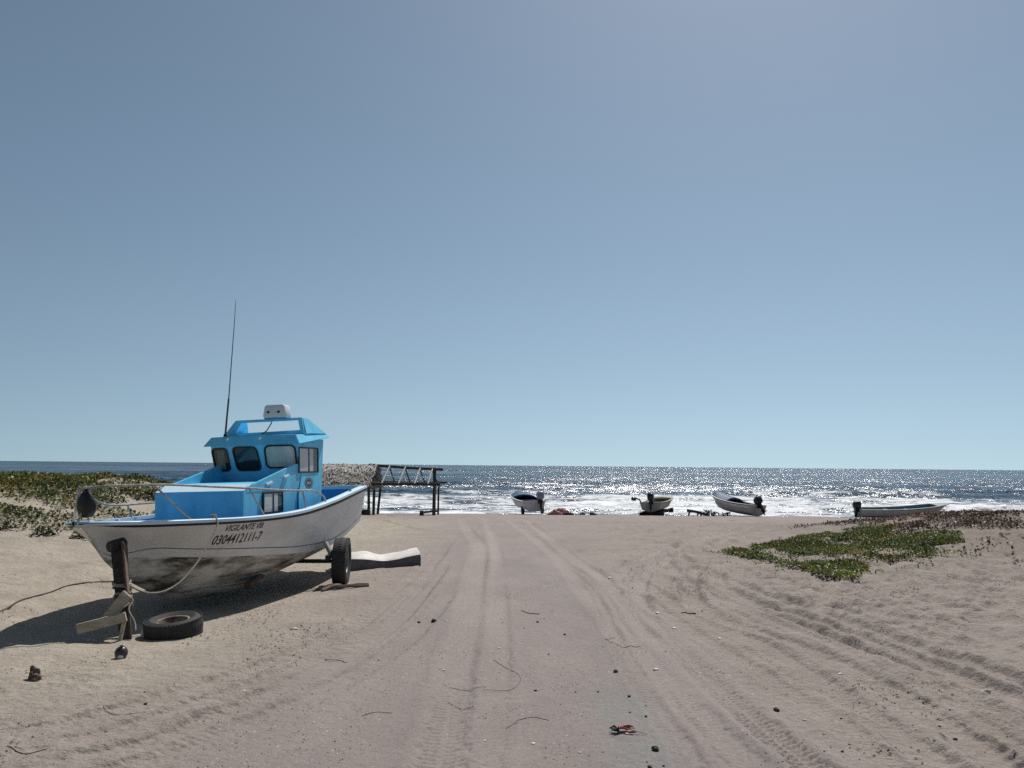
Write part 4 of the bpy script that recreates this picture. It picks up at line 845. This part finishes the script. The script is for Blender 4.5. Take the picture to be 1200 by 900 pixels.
# ------------------------------------------------------------------ open skiffs on the beach
GROUP_SK = 'open skiffs drawn up by the surf'
cowl_blk = mat('black engine cowl', (.02, .021, .024), .3, .2, 9.); cowl_gry = mat('blue grey engine cowl', (.22, .27, .33), .35, .2, 9.)
def motor(parent, x, y, z, tilt, cm, yaw=0., s=1.0):
    mo = bpy.data.objects.new('outboard_motor', None); COL.objects.link(mo); mo.parent = parent; mo.location = (x, y, z); mo.rotation_euler = (0, -tilt, yaw); mo.scale = (s, s, s)
    m = MB(); rows = []
    for h, lx, ly, ox in ((.10, .17, .14, .12), (.16, .24, .19, .12), (.34, .27, .20, .13), (.50, .25, .185, .11), (.58, .17, .13, .09)): rows.append([(ox + a * lx, b * ly, h) for a, b in rrect(0, 0, 1, 1, .45, 4)])
    n = len(rows[0]); m.add([p for r in rows for p in r], [(i * n + k, i * n + (k + 1) % n, (i + 1) * n + (k + 1) % n, (i + 1) * n + k) for i in range(4) for k in range(n)] + [tuple(range(n)), tuple(4 * n + k for k in range(n))])
    m.build('cowl', cm, mo, smooth=True)
    m = MB(); m.bar((.12, 0, .12), (.15, 0, -.50), .16, .20, .09, .15); m.box((.16, 0, -.45), (.17, .09, .012)); m.build('drive_leg', dk_metal, mo, bevel=.01)
    m = MB(); m.tube([(-.02, 0, -.60), (.10, 0, -.60), (.26, 0, -.60), (.34, 0, -.60)], [.02, .055, .05, .02], 8); m.bar((.10, 0, -.60), (.14, 0, -.80), .02, .14, .015, .06); m.bar((.14, 0, -.45), (.14, 0, -.62), .03, .13); m.build('gearcase', dk_metal, mo)
    m = MB()
    for k in range(3):
        t = 2.094 * k; m.bar((.33, math.cos(t) * .03, -.60 + math.sin(t) * .03), (.36, math.cos(t) * .14, -.60 + math.sin(t) * .14), .09, .012, .05, .008)
    m.build('propeller', steel, mo)
    m = MB(); m.box((-.02, 0, -.02), (.06, .14, .11)); m.build('bracket', dk_metal, mo, bevel=.01)
    return mo
def skiff(stern, head, pitch, heel, L, beam, depth, rise, hullm, capm, linm, label, deckm, zoff=0., stripe=None, crown=.06, dkl=1.3, band=None):
    """stern = ground point under the transom; head = compass heading of the bow from +y, clockwise"""
    k = L / 6.5; hb = beam / 2
    g = [(0, .04), (.3 * k, hb * .36), (.8 * k, hb * .68), (1.6 * k, hb * .94), (2.8 * k, hb), (4.5 * k, hb * .97), (6.5 * k, hb * .86)]
    gz = [(0, depth + rise), (.8 * k, depth + rise * .78), (1.6 * k, depth + rise * .50), (2.8 * k, depth + rise * .18), (4.5 * k, depth), (6.5 * k, depth + .02)]
    c = [(0, .006), (.35 * k, .02), (.9 * k, hb * .30), (1.8 * k, hb * .60), (3 * k, hb * .74), (6.5 * k, hb * .72)]
    cz = [(0, depth + rise - .05), (.35 * k, depth + rise * .35), (.9 * k, depth * .72), (1.8 * k, depth * .46), (3 * k, depth * .36), (6.5 * k, depth * .34)]
    kz = [(0, depth + rise - .06), (.35 * k, depth + rise * .3), (.9 * k, depth * .42), (1.8 * k, depth * .12), (3 * k, 0.02), (6.5 * k, .03)]
    Hh = Hull(L, g, gz, c, cz, kz, 26)
    th = R(head); u = Vector((math.sin(th), math.cos(th), 0)); bow = Vector(stern) + u * L; z = ground(stern[0], stern[1]) + zoff
    root = empty('skiff', (stern[0], stern[1], z), (heel, 0, 0), label, 'boat', GROUP_SK)
    # local x runs aft, origin at the foot of the transom
    ax = -u; root.rotation_euler = (Matrix.Rotation(math.atan2(ax.y, ax.x), 4, 'Z') @ Matrix.Rotation(pitch, 4, 'Y') @ Matrix.Rotation(heel, 4, 'X')).to_euler()
    parts = [Hh.outer([hullm, hullm], root, 'hull'), Hh.cap(.09, capm, root, 'gunwale'), Hh.liner(.09, lambda a: depth * .42, linm, root, 'liner', a0=.35)]
    # foredeck
    m = MB(); rows = []
    for i in range(9):
        a = .12 + (dkl - .12) * i / 8; w = Hh.gw(a) - .05; zz = Hh.gz(a) + .01; rows.append([(a, -w, zz), (a, -w * .5, zz + .75 * crown * min(1, w * 3)), (a, 0, zz + crown * min(1, w * 3)), (a, w * .5, zz + .75 * crown * min(1, w * 3)), (a, w, zz)])
    m.grid(rows); a = rows[-1]; m.add(list(a) + [(p[0], p[1], p[2] - .12) for p in a], [(i, i + 1, 6 + i, 5 + i) for i in range(4)]); parts.append(m.build('foredeck', deckm, root, smooth=True))
    for a in (2.9 * k, 4.4 * k):
        m = MB(); w = Hh.gw(a) - .10; m.box((a, 0, depth * .80), (.13, w, .02)); parts.append(m.build('thwart', linm, root, bevel=.005))
    parts.append(Hh.strip(.02, .05, .014, .0, L, stripe or black_rb, root, 'rub_rail'))
    if band: parts.append(Hh.strip(.10, .15, .010, .05, L - .02, band, root, 'white_band'))
    for p in parts: p.location.x -= L
    return root, Hh
sk_white = mat('sun bleached skiff white', (.66, .66, .66), .45, .2, 2., col2=(.50, .49, .48)); sk_grey = mat('dusty grey skiff hull', (.46, .45, .44), .6, .3, 2., col2=(.32, .31, .30))
sk_tan = mat('faded tan skiff hull', (.40, .38, .33), .6, .3, 2., col2=(.27, .25, .21)); sk_navy = mat('navy blue skiff deck', (.035, .075, .15), .45, .3, 3.); sk_teal = mat('grey teal skiff paint', (.15, .25, .28), .5, .3, 3.)
a, hA = skiff((1.45, 48.3, 0), -9, R(1.2), R(2), 6.2, 1.70, .68, .22, sk_white, sk_white, sk_navy, 'white skiff seen from the stern with blue grey outboard, beside pink nets', sk_navy, .14, crown=.18, dkl=2.6)
motor(a, .02, .40, .68, R(8), cowl_gry, s=1.05)
for sg in (-.62, .62):
    w = tyre_mb(.26, .17, .13).build('cradle_wheel', tyre_m, a, smooth=True); w.location = (-.55, sg, .11); rim_mb(.13, .17).build('rim', rim_m, w, smooth=True)
m = MB(); m.tube([(-.55, -.62, .04), (-.55, .62, .04)], .03, 6); m.bar((-.55, 0, .04), (-4.4, 0, .0), .07, .07); m.build('cradle', dk_metal, a)
a, hB = skiff((8.65, 48.0, 0), 23, R(1), R(2), 4.7, 1.55, .60, .24, sk_tan, sk_tan, sk_grey, 'tan skiff on a low dark cradle with its black motor tipped up', sk_tan, .18)
motor(a, .02, .05, .64, R(12), cowl_blk, s=.95)
m = MB(); m.tube([(-.15, -.56, .52), (-.08, -.70, .80), (.02, -.92, .90)], .045, 7); m.ico((.06, -1.02, .86), (.20, .17, .13), 2, .15, 4); m.build('tiller_motor', cowl_blk, a, smooth=True)
m = MB(); m.bar((-4.2, -.5, -.02), (.15, -.55, -.04), .12, .14); m.bar((-4.2, .5, -.02), (.15, .55, -.04), .12, .14); m.bar((-.2, -.75, -.10), (-.2, .75, -.10), .30, .22); m.bar((-3.4, -.7, -.10), (-3.4, .7, -.10), .25, .2); m.build('cradle', mat('blackened cradle timber', (.03, .028, .026), .9, .4, 6.), a, bevel=.01)
a, hC = skiff((14.75, 46.6, 0), -20, R(3.2), R(-3), 4.6, 1.50, .68, .30, sk_grey, sk_white, sk_navy, 'grey skiff with white gunwale and raised navy bow leaning on the sand', sk_navy, -.02, stripe=sk_navy, crown=.24, dkl=2.4, band=sk_white)
motor(a, .02, .1, .66, R(42), cowl_blk, s=.95)
a, hD = skiff((24.6, 55.0, 0), 84, R(1.0), R(-5), 6.9, 1.55, .66, .30, sk_grey, sk_grey, sk_teal, 'long low grey skiff with black outboard lying beyond the right dune', sk_teal, .0)
motor(a, .02, 0, .60, R(4), cowl_blk, s=1.0)
# ------------------------------------------------------------------ pink nets and bits by the skiffs
npx, npy = 3.0, 47.2
nb = empty('net_pile', (npx, npy, ground(npx, npy)), (0, 0, 0), 'heap of faded pink fishing net beside the white skiff', 'fishing net'); nb.scale = (.88, .88, .8)
net_m = mat('faded pink net', (.62, .34, .31), .9, .5, 9., .8, 30, col2=(.34, .16, .15))
m = MB(); m.ico((0, 0, .10), (.52, .42, .42), 4, .20, 5); m.ico((-.5, .1, .03), (.42, .36, .22), 3, .25, 8); m.ico((.5, -.05, .0), (.40, .3, .16), 3, .25, 9); m.build('net_heap', net_m, nb, smooth=True)
m = MB()
for k in range(26):
    r_ = random.Random(k); x, y = r_.uniform(-.7, .6), r_.uniform(-.4, .2); m.tube(_smooth3([(x, y - .15, .02), (x + r_.uniform(-.2, .2), y, .38 - .45 * abs(x) + r_.uniform(0, .1)), (x + r_.uniform(-.4, .4), y + .2, .15)], 4), .018, 5)
m.build('net_strand', mat('dark red net cord', (.26, .09, .08), .9, .4, 9.), nb, smooth=True)
drift = mat('dark driftwood', (.075, .06, .05), .9, .5, 6., .5, 25, col2=(.035, .028, .024))
for i, (x, y, l, r_, az, lab) in enumerate(((3.35, 45.2, .62, .085, .1, 'longest dark wood chunk just right of the pink nets'), (4.12, 44.6, .34, .06, -.3, 'small dark wood chunk between two larger ones on the beach crest'), (4.75, 45.0, .42, .075, -.5, 'dark wood chunk farthest right of the three by the nets'))):
    g0 = ground(x, y); m = MB(); c, s_ = math.cos(az), math.sin(az); m.tube([(x - l / 2 * c, y - l / 2 * s_, g0 + .05), (x - l * .1 * c, y - l * .1 * s_ + .03, g0 + .09), (x + l / 2 * c, y + l / 2 * s_, g0 + .06)], [r_ * .8, r_, r_ * .6], 8); tag(m.build('driftwood', drift, None, smooth=True), lab, 'driftwood', 'wood chunks by the nets')
x, y = 11.65, 49.2; g0 = ground(x, y); lg = empty('driftwood_log', (x, y, g0), (0, 0, 0), 'gnarled dark driftwood log between the tan and grey skiffs', 'log')
m = MB(); m.tube(_smooth3([(-.50, 0, .34), (-.2, 0, .30), (.15, .05, .24), (.45, 0, .16), (.75, -.05, .07)]), .085, 8); m.build('trunk', drift, lg, smooth=True)
for p in (((-.32, 0, .3), (-.40, .05, -.05)), ((.22, 0, .22), (.18, .1, -.05)), ((.3, 0, .2), (.5, .25, -.03))):
    m = MB(); m.tube([p[0], p[1]], [.06, .05], 7); m.build('branch', drift, lg, smooth=True)
for i, (x, y, h, lab) in enumerate(((12.55, 49.2, .42, 'spiky dark branch heap touching the gnarled driftwood log'), (13.0, 49.4, .30, 'middle one of three dark branch heaps left of the grey skiff'), (13.62, 49.0, .28, 'dark branch heap nearest the bow of the grey skiff'))):
    g0 = ground(x, y); bh = MB(); rr = random.Random(40 + i)
    for k in range(9):
        px_, py_ = rr.uniform(-.22, .22), rr.uniform(-.15, .15); bh.tube(_smooth3([(x + px_, y + py_, g0 - .03), (x + px_ + rr.uniform(-.1, .1), y + py_, g0 + h * rr.uniform(.3, .6)), (x + px_ + rr.uniform(-.25, .25), y + py_ + rr.uniform(-.1, .1), g0 + h * rr.uniform(.6, 1.05))], 3), [.03] * 7 if False else .026, 5)
    tag(bh.build('branch_heap', drift, None, smooth=True), lab, 'branches', 'dark branch heaps on the beach crest')
# ------------------------------------------------------------------ ground litter near the camera
g0 = ground(-3.76, 6.29); m = MB(); m.ico((-3.76, 6.29, g0 + .035), (.034, .03, .055), 4, .30, 12); m.ico((-3.735, 6.27, g0 + .015), (.045, .04, .030), 3, .34, 14); m.ico((-3.78, 6.30, g0 + .085), (.022, .02, .02), 3, .25, 15)
tag(m.build('coconut_husk', mat('ragged brown husk', (.24, .175, .13), .95, .6, 12., 1., 25, col2=(.06, .04, .032)), None, smooth='all'), 'ragged brown husk standing alone at lower left on the sand', 'husk')
fx, fy = -3.42, 6.98; g0 = ground(fx, fy); fl_ = empty('ball_float', (fx, fy, g0 + .045), (R(14), R(8), 0), 'small dark round float with white patch in front of the timber prop', 'float')
MB().ico((0, 0, 0), (.055, .055, .058), 3).build('ball', mat('dark brown float plastic', (.06, .045, .045), .35, .4, 9.), fl_, smooth='all')
m = MB(); m.ico((.010, -.034, -.014), (.030, .0235, .030), 3); m.build('white_patch', offwhite, fl_, smooth='all')
m = MB(); m.lathe([(.0, .05), (.018, .05), (.014, .068), (.0, .07)], (0, 0, 0), 'Z', 12, close=False); m.build('neck', dk_metal, fl_, smooth=True)
x, y = PROP[0] + .10, PROP[1] + .20; m = MB(); m.ico((x + .02, y - .06, ground(x, y - .06) + .05), (.055, .05, .06), 3, .12, 20); tag(m.build('white_stone', mat('chalky white stone', (.55, .53, .50), .8, .3, 9.), None, smooth='all'), 'whitish stone at the foot of the timber prop beside the old tyre', 'stone')
# red and green scrap
cx_, cy_ = .735, 5.14; g0 = ground(cx_, cy_); cr = empty('red_scrap', (cx_, cy_, g0), (0, 0, 0.1), 'torn red plastic scrap tangled with a dark dry sprig in mid foreground', 'scrap')
m = MB(); rows = []
for i in range(12):
    t = i / 11; rows.append([(-.05 + .16 * t + .008 * math.sin(9 * t), .035 * math.cos(q) * (1 - .4 * t) - .02 * t + .010 * math.sin(4 * q + 7 * t), .040 + .034 * math.sin(q) * math.sin(math.pi * (.1 + .85 * t)) + .006 * math.sin(13 * t + 3 * q)) for q in [R(-30) + R(230) * k / 9 for k in range(10)]])
m.grid(rows); o = m.build('red_piece', mat('faded red plastic', (.52, .12, .085), .45, .4, 20., .5, 60, col2=(.30, .06, .05)), cr, smooth='all', fix=False)
m = MB(); m.ico((.10, -.05, .008), (.035, .016, .010), 2, .3, 2); m.ico((.02, -.09, .006), (.03, .018, .008), 2, .3, 3); m.ico((.06, -.115, .006), (.022, .012, .007), 2, .3, 6); m.build('torn_bit', mat('faded pink plastic', (.50, .24, .21), .5, .3, 20.), cr, smooth='all')
m = MB()
for k in range(13):
    r_ = random.Random(k + 60); t = r_.uniform(2.4, 4.5); l = r_.uniform(.05, .13); bx_, by_ = -.055, -.03; m.tube([(bx_, by_, .015), (bx_ + math.cos(t) * l * .5, by_ + math.sin(t) * l * .5, .03 + r_.uniform(-.01, .03)), (bx_ + math.cos(t) * l, by_ + math.sin(t) * l * .8, .008 + r_.uniform(0, .05))], [.009, .010, .004], 5)
m.build('dry_sprig', mat('blackish dry weed', (.035, .036, .026), .8, .4, 20.), cr, smooth=True)
m = MB(); m.tube([(-.01, -.035, .05), (.10, -.09, .035), (.22, -.14, .012)], [.004, .004, .003], 6); m.build('straw', mat('tan straw', (.30, .23, .12), .7, .3, 20.), cr, smooth=True)
cr.scale = (.6, .6, .6)
# dark stones and clods that stand out
stone_m = mat('dark beach stone', (.045, .042, .042), .8, .4, 16., .5, 60, col2=(.022, .02, .02))
spots = [((-.83, 8.64), .042, 'largest dark stone lying left of the wheel track in mid road'), ((-.99, 8.60), .022, 'small dark stone beside the larger one left of the wheel track'), ((.88, 6.57), .026, 'single dark stone behind the damp grey patch in the track'),
         ((.88, 4.81), .030, 'dark round stone just in front of the red plastic scrap'), ((1.88, 5.61), .026, 'dark stone alone between the two right tyre tracks'), ((3.42, 4.95), .045, 'dark clod lying in the rutted sand at lower right')]
for i, ((x, y), r, lab) in enumerate(spots):
    m = MB(); m.ico((x, y, ground(x, y) + r * .25), (r * .8, r * .65, r * .55), 3, .22, 70 + i); tag(m.build('stone', stone_m, None, smooth='all'), lab, 'stone')
x, y = 3.69, 6.16; m = MB(); m.ico((x, y, ground(x, y) + .02), (.035, .022, .024), 3, .2, 5); m.ico((x - .035, y - .01, ground(x, y) + .018), (.02, .02, .02), 2, .2, 8); tag(m.build('white_stone', mat('chalky white stone', (.55, .53, .50)), None, smooth='all'), 'pale stone resting on the rutted sand at far right', 'stone')
peb = [(.67, 6.01), (2.27, 5.46), (.89, 5.9), (.50, 5.99), (.2, 6.02), (1.72, 11.1), (1.85, 10.9), (1.78, 11.4), (2.25, 9.85), (2.32, 9.5), (.98, 5.72), (.84, 5.55), (.93, 5.42), (.80, 4.55), (.88, 4.56), (-2.7, 5.9), (-2.62, 5.75), (-3.55, 5.3), (-3.7, 5.35), (-3.2, 5.0), (.3, 8.5), (.15, 8.2), (2.9, 5.2), (3.15, 5.7), (1.45, 7.35), (-1.9, 5.6), (.35, 7.1), (.55, 7.9)]
for i, (x, y) in enumerate(peb):
    r = .006 + .007 * random.random(); m = MB(); m.ico((x, y, ground(x, y) + r * .4), (r * 1.2, r, r * .7), 2, .25, 90 + i); tag(m.build('pebble', stone_m, None, smooth='all'), 'small dark pebble lying loose on the sandy beach track', 'pebble', 'dark pebbles scattered on the beach track')
# white shells and bits
shell = mat('white shell', (.72, .70, .66), .5, .2, 30.)
for i, (x, y, r) in enumerate(((-2.24, 8.2, .05), (1.73, 9.24, .035), (1.74, 8.36, .03), (-.69, 8.54, .026), (1.24, 6.72, .032), (1.77, 6.68, .026), (1.55, 12.2, .04), (2.1, 7.9, .03), (-1.15, 7.0, .018), (-.1, 7.4, .02), (-.55, 6.6, .02), (2.0, 5.4, .02), (-2.0, 6.0, .02), (.15, 4.9, .018), (.42, 4.75, .016), (-.15, 4.95, .016), (2.75, 6.6, .025), (-2.9, 10.6, .03), (-1.3, 11.8, .03))):
    m = MB(); m.ico((x, y, ground(x, y) + .002 + r * .06), (r * .7, r * .45, r * .2), 3, .25, 120 + i)
    tag(m.build('shell_fragment', shell, None, smooth='all'), 'largest white shell scrap lying right of the boat shadow' if i == 0 else 'bright white shell fragment lying flat on the sandy track', 'shell', 'white shell fragments on the sand')
lm0 = leaf_mat('weed and shade crumb', .85, 0)
# grit: far too many to count
n = 6500; gx = rng.uniform(-4.6, 5.2, 4 * n); gy = 3.2 + 9.5 * rng.uniform(0, 1, 4 * n) ** 1.4; kp = np.argsort(-(fbm(gx / .55, gy / .8, 501, 3) + rng.normal(0, .22, 4 * n)))[:n]; gx, gy = gx[kp], gy[kp]; gs = rng.uniform(.002, .0062, n) * (1 + .04 * gy); gzz = ground(gx, gy); pale = rng.uniform(0, 1, n) < .42
B8 = np.array([(1, 0, 0), (.2, .9, .1), (-.9, .2, 0), (-.1, -.8, .05), (.05, .05, .75)]); V = B8[None] * gs[:, None, None] * rng.uniform(.6, 1.3, (n, 1, 3)); th = rng.uniform(0, 6.28, n); V = np.stack([V[:, :, 0] * np.cos(th)[:, None] - V[:, :, 1] * np.sin(th)[:, None], V[:, :, 0] * np.sin(th)[:, None] + V[:, :, 1] * np.cos(th)[:, None], V[:, :, 2]], -1) + np.stack([gx, gy, gzz + .0005], -1)[:, None]
F = (np.array([(0, 1, 4), (1, 2, 4), (2, 3, 4), (3, 0, 4)])[None] + 5 * np.arange(n)[:, None, None]).reshape(-1, 3)
T = np.where(pale[:, None], np.array([(.55, .52, .47)]), np.array([(.06, .052, .048)])) * rng.uniform(.6, 1.2, (n, 1))
tag(np_mesh('shell_grit', V.reshape(-1, 3), F, leaf_mat('grit', .8, 0), tint=np.repeat(T, 5, 0)), 'pale shell crumbs and dark grit strewn over the beach track', 'grit', kind='stuff')
# crumbs of dry weed, also put in for small shadow dots, beside the track
n = 7000; q = 5 * n; gx = np.where(rng.uniform(0, 1, q) < .62, rng.uniform(2.0, 9.5, q), rng.uniform(-7.0, -1.8, q)); gy = 3.6 + 14 * rng.uniform(0, 1, q) ** 1.3
kp = np.argsort(-(fbm(gx / .7, gy / 1.0, 511, 4) + rng.normal(0, .16, q) + .12 * compact_mask(gx, gy) * -6))[:n]; gx, gy = gx[kp], gy[kp]
V, F, T = leaves(np.c_[gx, gy, ground(gx, gy) + .003], (.008, .030), .25, palette=[(.075, .058, .046), (.12, .095, .075), (.045, .037, .032), (.16, .14, .115)], weights=[.4, .25, .25, .1], upright=.15, fold=.35)
tag(np_mesh('weed_shade_crumbs', V, F, lm0, tint=T), 'dark crumbs of dry weed and added shadow specks on the loose sand beside the track', 'dry weed', kind='stuff')
# twigs and weed strands
twm = mat('thin dry twig', (.10, .08, .064), .9, .5, 20.)
def strand(pts, r, lab, name='twig', cat='twig', m_=None, group='dry twigs and weed strands on the track'):
    q = [(x, y, ground(x, y) + r * .8 + (h[0] if h else 0)) for x, y, *h in pts]; m = MB(); s3 = _smooth3(q, 6); s3 = [(p.x, p.y, max(p.z, ground(p.x, p.y) + r * .7)) for p in s3]; m.tube(s3, r, 5); return tag(m.build(name, m_ or twm, None, smooth=True), lab, cat, group)
strand([(-.46, 6.13), (-.30, 6.05), (-.18, 6.10)], .0018, 'short dark weed strand left of the curled loop in mid track')
strand([(-.14, 6.95), (.0, 6.62), (.09, 6.35), (.02, 6.05), (-.2, 6.0)], .0018, 'curled dark weed loop lying in the middle of the track')
strand([(-.44, 5.75), (-.33, 5.6), (-.25, 5.62)], .0018, 'bent dark strand in front of the curled weed loop')
strand([(.13, 9.15), (.22, 9.0), (.34, 8.95)], .0045, 'thick dark twig on the centre of the sandy track')
strand([(.93, 7.72), (1.08, 7.6), (1.25, 7.55)], .0028, 'thin forked twig lying across the right wheel track'); strand([(.93, 7.72), (1.02, 7.85), (1.06, 7.98)], .0018, 'tiny offshoot twig beside the thin forked twig')
strand([(-1.0, 5.42), (-.92, 5.5), (-.80, 5.48)], .0018, 'short weed strand on the left part of the lower foreground')
strand([(.05, 5.32), (.16, 5.40), (.27, 5.34)], .0018, 'arched weed strand left of the red plastic scrap'); strand([(-.02, 5.18), (.06, 5.3)], .0018, 'tiny straight strand left of the red plastic scrap')
strand([(-1.62, 6.95), (-1.5, 6.98), (-1.43, 6.9)], .0028, 'dark hooked twig on the sand right of the boat')
strand([(2.0, 9.2), (2.1, 9.26), (2.18, 9.22)], .006, 'short stick on the right wheel tracks beyond the shells')
strand([(-2.9, 5.62), (-2.7, 5.5), (-2.5, 5.52)], .0018, 'long thin twig on the lower left sand')
strand([(-3.0, 4.8), (-2.85, 4.72), (-2.72, 4.73)], .0028, 'dark twig near the lower left corner of the road')
for i, (pts, r, lab) in enumerate((([(-2.72, 11.15), (-2.35, 10.98, .02), (-1.98, 11.02)], .022, 'longest tan stick lying in front of the trailer wheel'), ([(-2.62, 10.92), (-2.5, 11.1, .03), (-2.42, 11.22)], .026, 'short thick stick crossing the long one by the trailer wheel'), ([(-2.45, 10.95), (-2.2, 11.12, .01), (-2.02, 11.2)], .014, 'thin stick behind the long one by the trailer wheel'))):
    strand(pts, r, lab, 'stick', 'stick', mat('tan broken stick', (.26, .20, .15), .85, .5, 12., .3, 40), 'broken sticks by the trailer wheel')
strand([(-5.9, 8.35), (-5.68, 8.75), (-5.84, 9.4), (-5.86, 10.0), (-5.95, 10.55), (-5.85, 10.95), (-5.6, 11.3)], .009, 'dark rope lying on the sand left of the boat shadow', 'rope', 'rope', mat('thin dark rope', (.05, .042, .036), .9, .4, 40.), None)  # rope drawn as a thin, nearly black line
# ------------------------------------------------------------------ dune plants
def in_poly(x, y, P_):
    c = np.zeros(x.shape, bool); n = len(P_); j = n - 1
    for i in range(n):
        xi, yi = P_[i]; xj, yj = P_[j]; c ^= ((yi > y) != (yj > y)) & (x < (xj - xi) * (y - yi) / (yj - yi + 1e-9) + xi); j = i
    return c
lm = leaf_mat('dune leaf', .45, .2)
def cover(name, gx, gy, dens, label, pal, wts, size, hgt, keep, cat='ground cover', tilt=.55):
    sel = rng.uniform(0, 1, len(gx)) < dens; gx, gy, dd = gx[sel], gy[sel], dens[sel]
    z = base_z(gx, gy) + hgt * dd * rng.uniform(0, 1, len(gx)) + .005
    V, F, T = leaves(np.c_[gx, gy, z], size, tilt, palette=pal, weights=wts, upright=.35)
    v_ = 1 + .55 * fbm(gx / .6, gy / .8, 431, 3); y_ = np.clip(fbm(gx / .9, gy / 1.1, 433, 3) * 1.6, 0, 1); T *= np.repeat(np.stack([v_ * (1 + .75 * y_), v_ * (1 + .35 * y_), v_], 1), 4, 0)
    return tag(np_mesh(name, V, F, lm, tint=T), label, cat, kind='stuff')
# right mat of sea purslane
poly = [(4.42, 15.63), (6.23, 18.58), (8.1, 20.3), (9.49, 21.1), (10.3, 20.9), (9.9, 18.2), (9.15, 15.74), (7.6, 14.19), (6.38, 13.35), (5.27, 12.34), (4.93, 13.22), (4.63, 14.55)]
N1 = 300000; gx = rng.uniform(3.6, 11.6, N1); gy = rng.uniform(11.3, 22.2, N1)
jx, jy = gx + .55 * fbm(gx / .9, gy / .9, 401, 3), gy + .6 * fbm(gx / .9, gy / .9, 402, 3)
ins = in_poly(jx, jy, poly); cl = fbm(gx / .75, gy / .9, 403, 4); edge = sstep(-.16, .20, cl + .08)
ins2 = in_poly(gx + 1.1 * fbm(gx / .5, gy / .5, 405, 4), gy + 1.5 * fbm(gx / .5, gy / .5, 406, 4), poly); dens = np.where(ins, .05 + .95 * edge, np.where(ins2, .16 * sstep(-.2, .3, fbm(gx / .22, gy / .3, 407, 3)), 0)) * np.where(gx > 8.4, sstep(-.1, .35, cl + .1 - .05 * (gx - 8.4)), 1)
cover('purslane_mat', gx, gy, dens * .85, 'low green creeping mat spreading over the right dune', [(.115, .155, .036), (.075, .115, .028), (.17, .20, .055), (.045, .065, .022), (.21, .18, .06), (.15, .065, .04)], [.30, .26, .17, .14, .08, .05], (.025, .062), .075, None, tilt=.6)
# dead brown tangle on the far right of the dune
gx = rng.uniform(8.0, 18.5, 150000); gy = rng.uniform(11.5, 25, 150000); cl = fbm(gx / .8, gy / .8, 411, 4); d2 = sstep(.0, .35, cl + .10 * fbm(gx / 4, gy / 4, 412, 2) + .05) * sstep(8.3, 10.5, gx + .5 * cl) * (.22 * sstep(11.5, 14, gy) + .78 * sstep(15.5, 18.5, gy)) * .6
cover('dry_tangle', gx, gy, d2, 'brown and reddish dried creeper on the crest of the right dune', [(.095, .06, .045), (.15, .11, .075), (.055, .04, .032), (.12, .05, .045), (.09, .10, .04)], [.3, .25, .2, .13, .12], (.035, .09), .12, None, tilt=.5)
# left dune cover
N2 = 420000; gx = rng.uniform(-24, -5.2, N2); gy = rng.uniform(11.5, 29, N2); cl = fbm(gx / 1.5, gy / 1.2, 421, 4); big = fbm(gx / 4.5, gy / 3.5, 422, 2)
front = 13.6 + .10 * (gx + 12) + 1.0 * big; d3 = sstep(0, 1.4, gy - front) * sstep(-.42, .02, cl + .25 * big) * sstep(-5.8, -7.0, gx + .6 * cl) * (1 - .9 * np.exp(-((gy - 16.6 - .9 * cl) / .75) ** 2) * sstep(-.4, .1, big + .2))
d3 = np.clip(d3 * (.55 + .5 * sstep(17, 20, gy)), 0, 1)
cover('dune_creeper', gx, gy, d3 * .8, 'olive green creeper covering the sandy dune left of the boat', [(.095, .125, .036), (.062, .086, .028), (.15, .165, .05), (.22, .205, .08), (.030, .040, .018), (.12, .06, .04)], [.30, .24, .18, .11, .12, .05], (.045, .105), .22, None)
# bare stems through the cover
# single runners at the edge of the left dune
k = 0
for (x, y, s, lab) in ((-9.3, 14.3, .30, 'creeper tuft at the dune foot nearest the left picture edge'), (-8.55, 14.3, .24, 'sparse reddish creeper tuft on bare sand below the left dune'), (-7.95, 14.5, .22, 'small creeper tuft between the dune foot and the bow rail'), (-7.2, 14.2, .26, 'creeper tuft right behind the bow rail of the blue boat')):
    n = 110; t = rng.uniform(0, 6.28, n); r_ = s * rng.uniform(0, 1, n) ** .7 * (1 + .4 * np.sin(3 * t + k)); gx, gy = x + r_ * np.cos(t), y + r_ * np.sin(t) * .8
    V, F, T = leaves(np.c_[gx, gy, base_z(gx, gy) + rng.uniform(.0, .09, n) + .004], (.045, .10), .5, palette=[(.065, .085, .032), (.04, .055, .024), (.12, .06, .045), (.12, .12, .055)], weights=[.4, .3, .15, .15], upright=.3)
    pr = empty('beach_creeper', (x, y, base_z(x, y).item()), (0, 0, 0), lab, 'plant', 'creeper tufts at the foot of the left dune')
    o = np_mesh('foliage', V - np.array([x, y, base_z(x, y).item()]), F, lm, parent=pr, tint=T)
    m = MB()
    for q in range(6):
        a = q * 1.05 + k; m.tube([(0, 0, .0), (math.cos(a) * s * .5, math.sin(a) * s * .4, .04), (math.cos(a) * s * .95, math.sin(a) * s * .75, .02)], .007, 5)
    m.build('stem', twm, pr, smooth=True); k += 1
S.cycles.use_denoising = False; S.cycles.max_bounces = 6; S.cycles.sample_clamp_indirect = 6.0
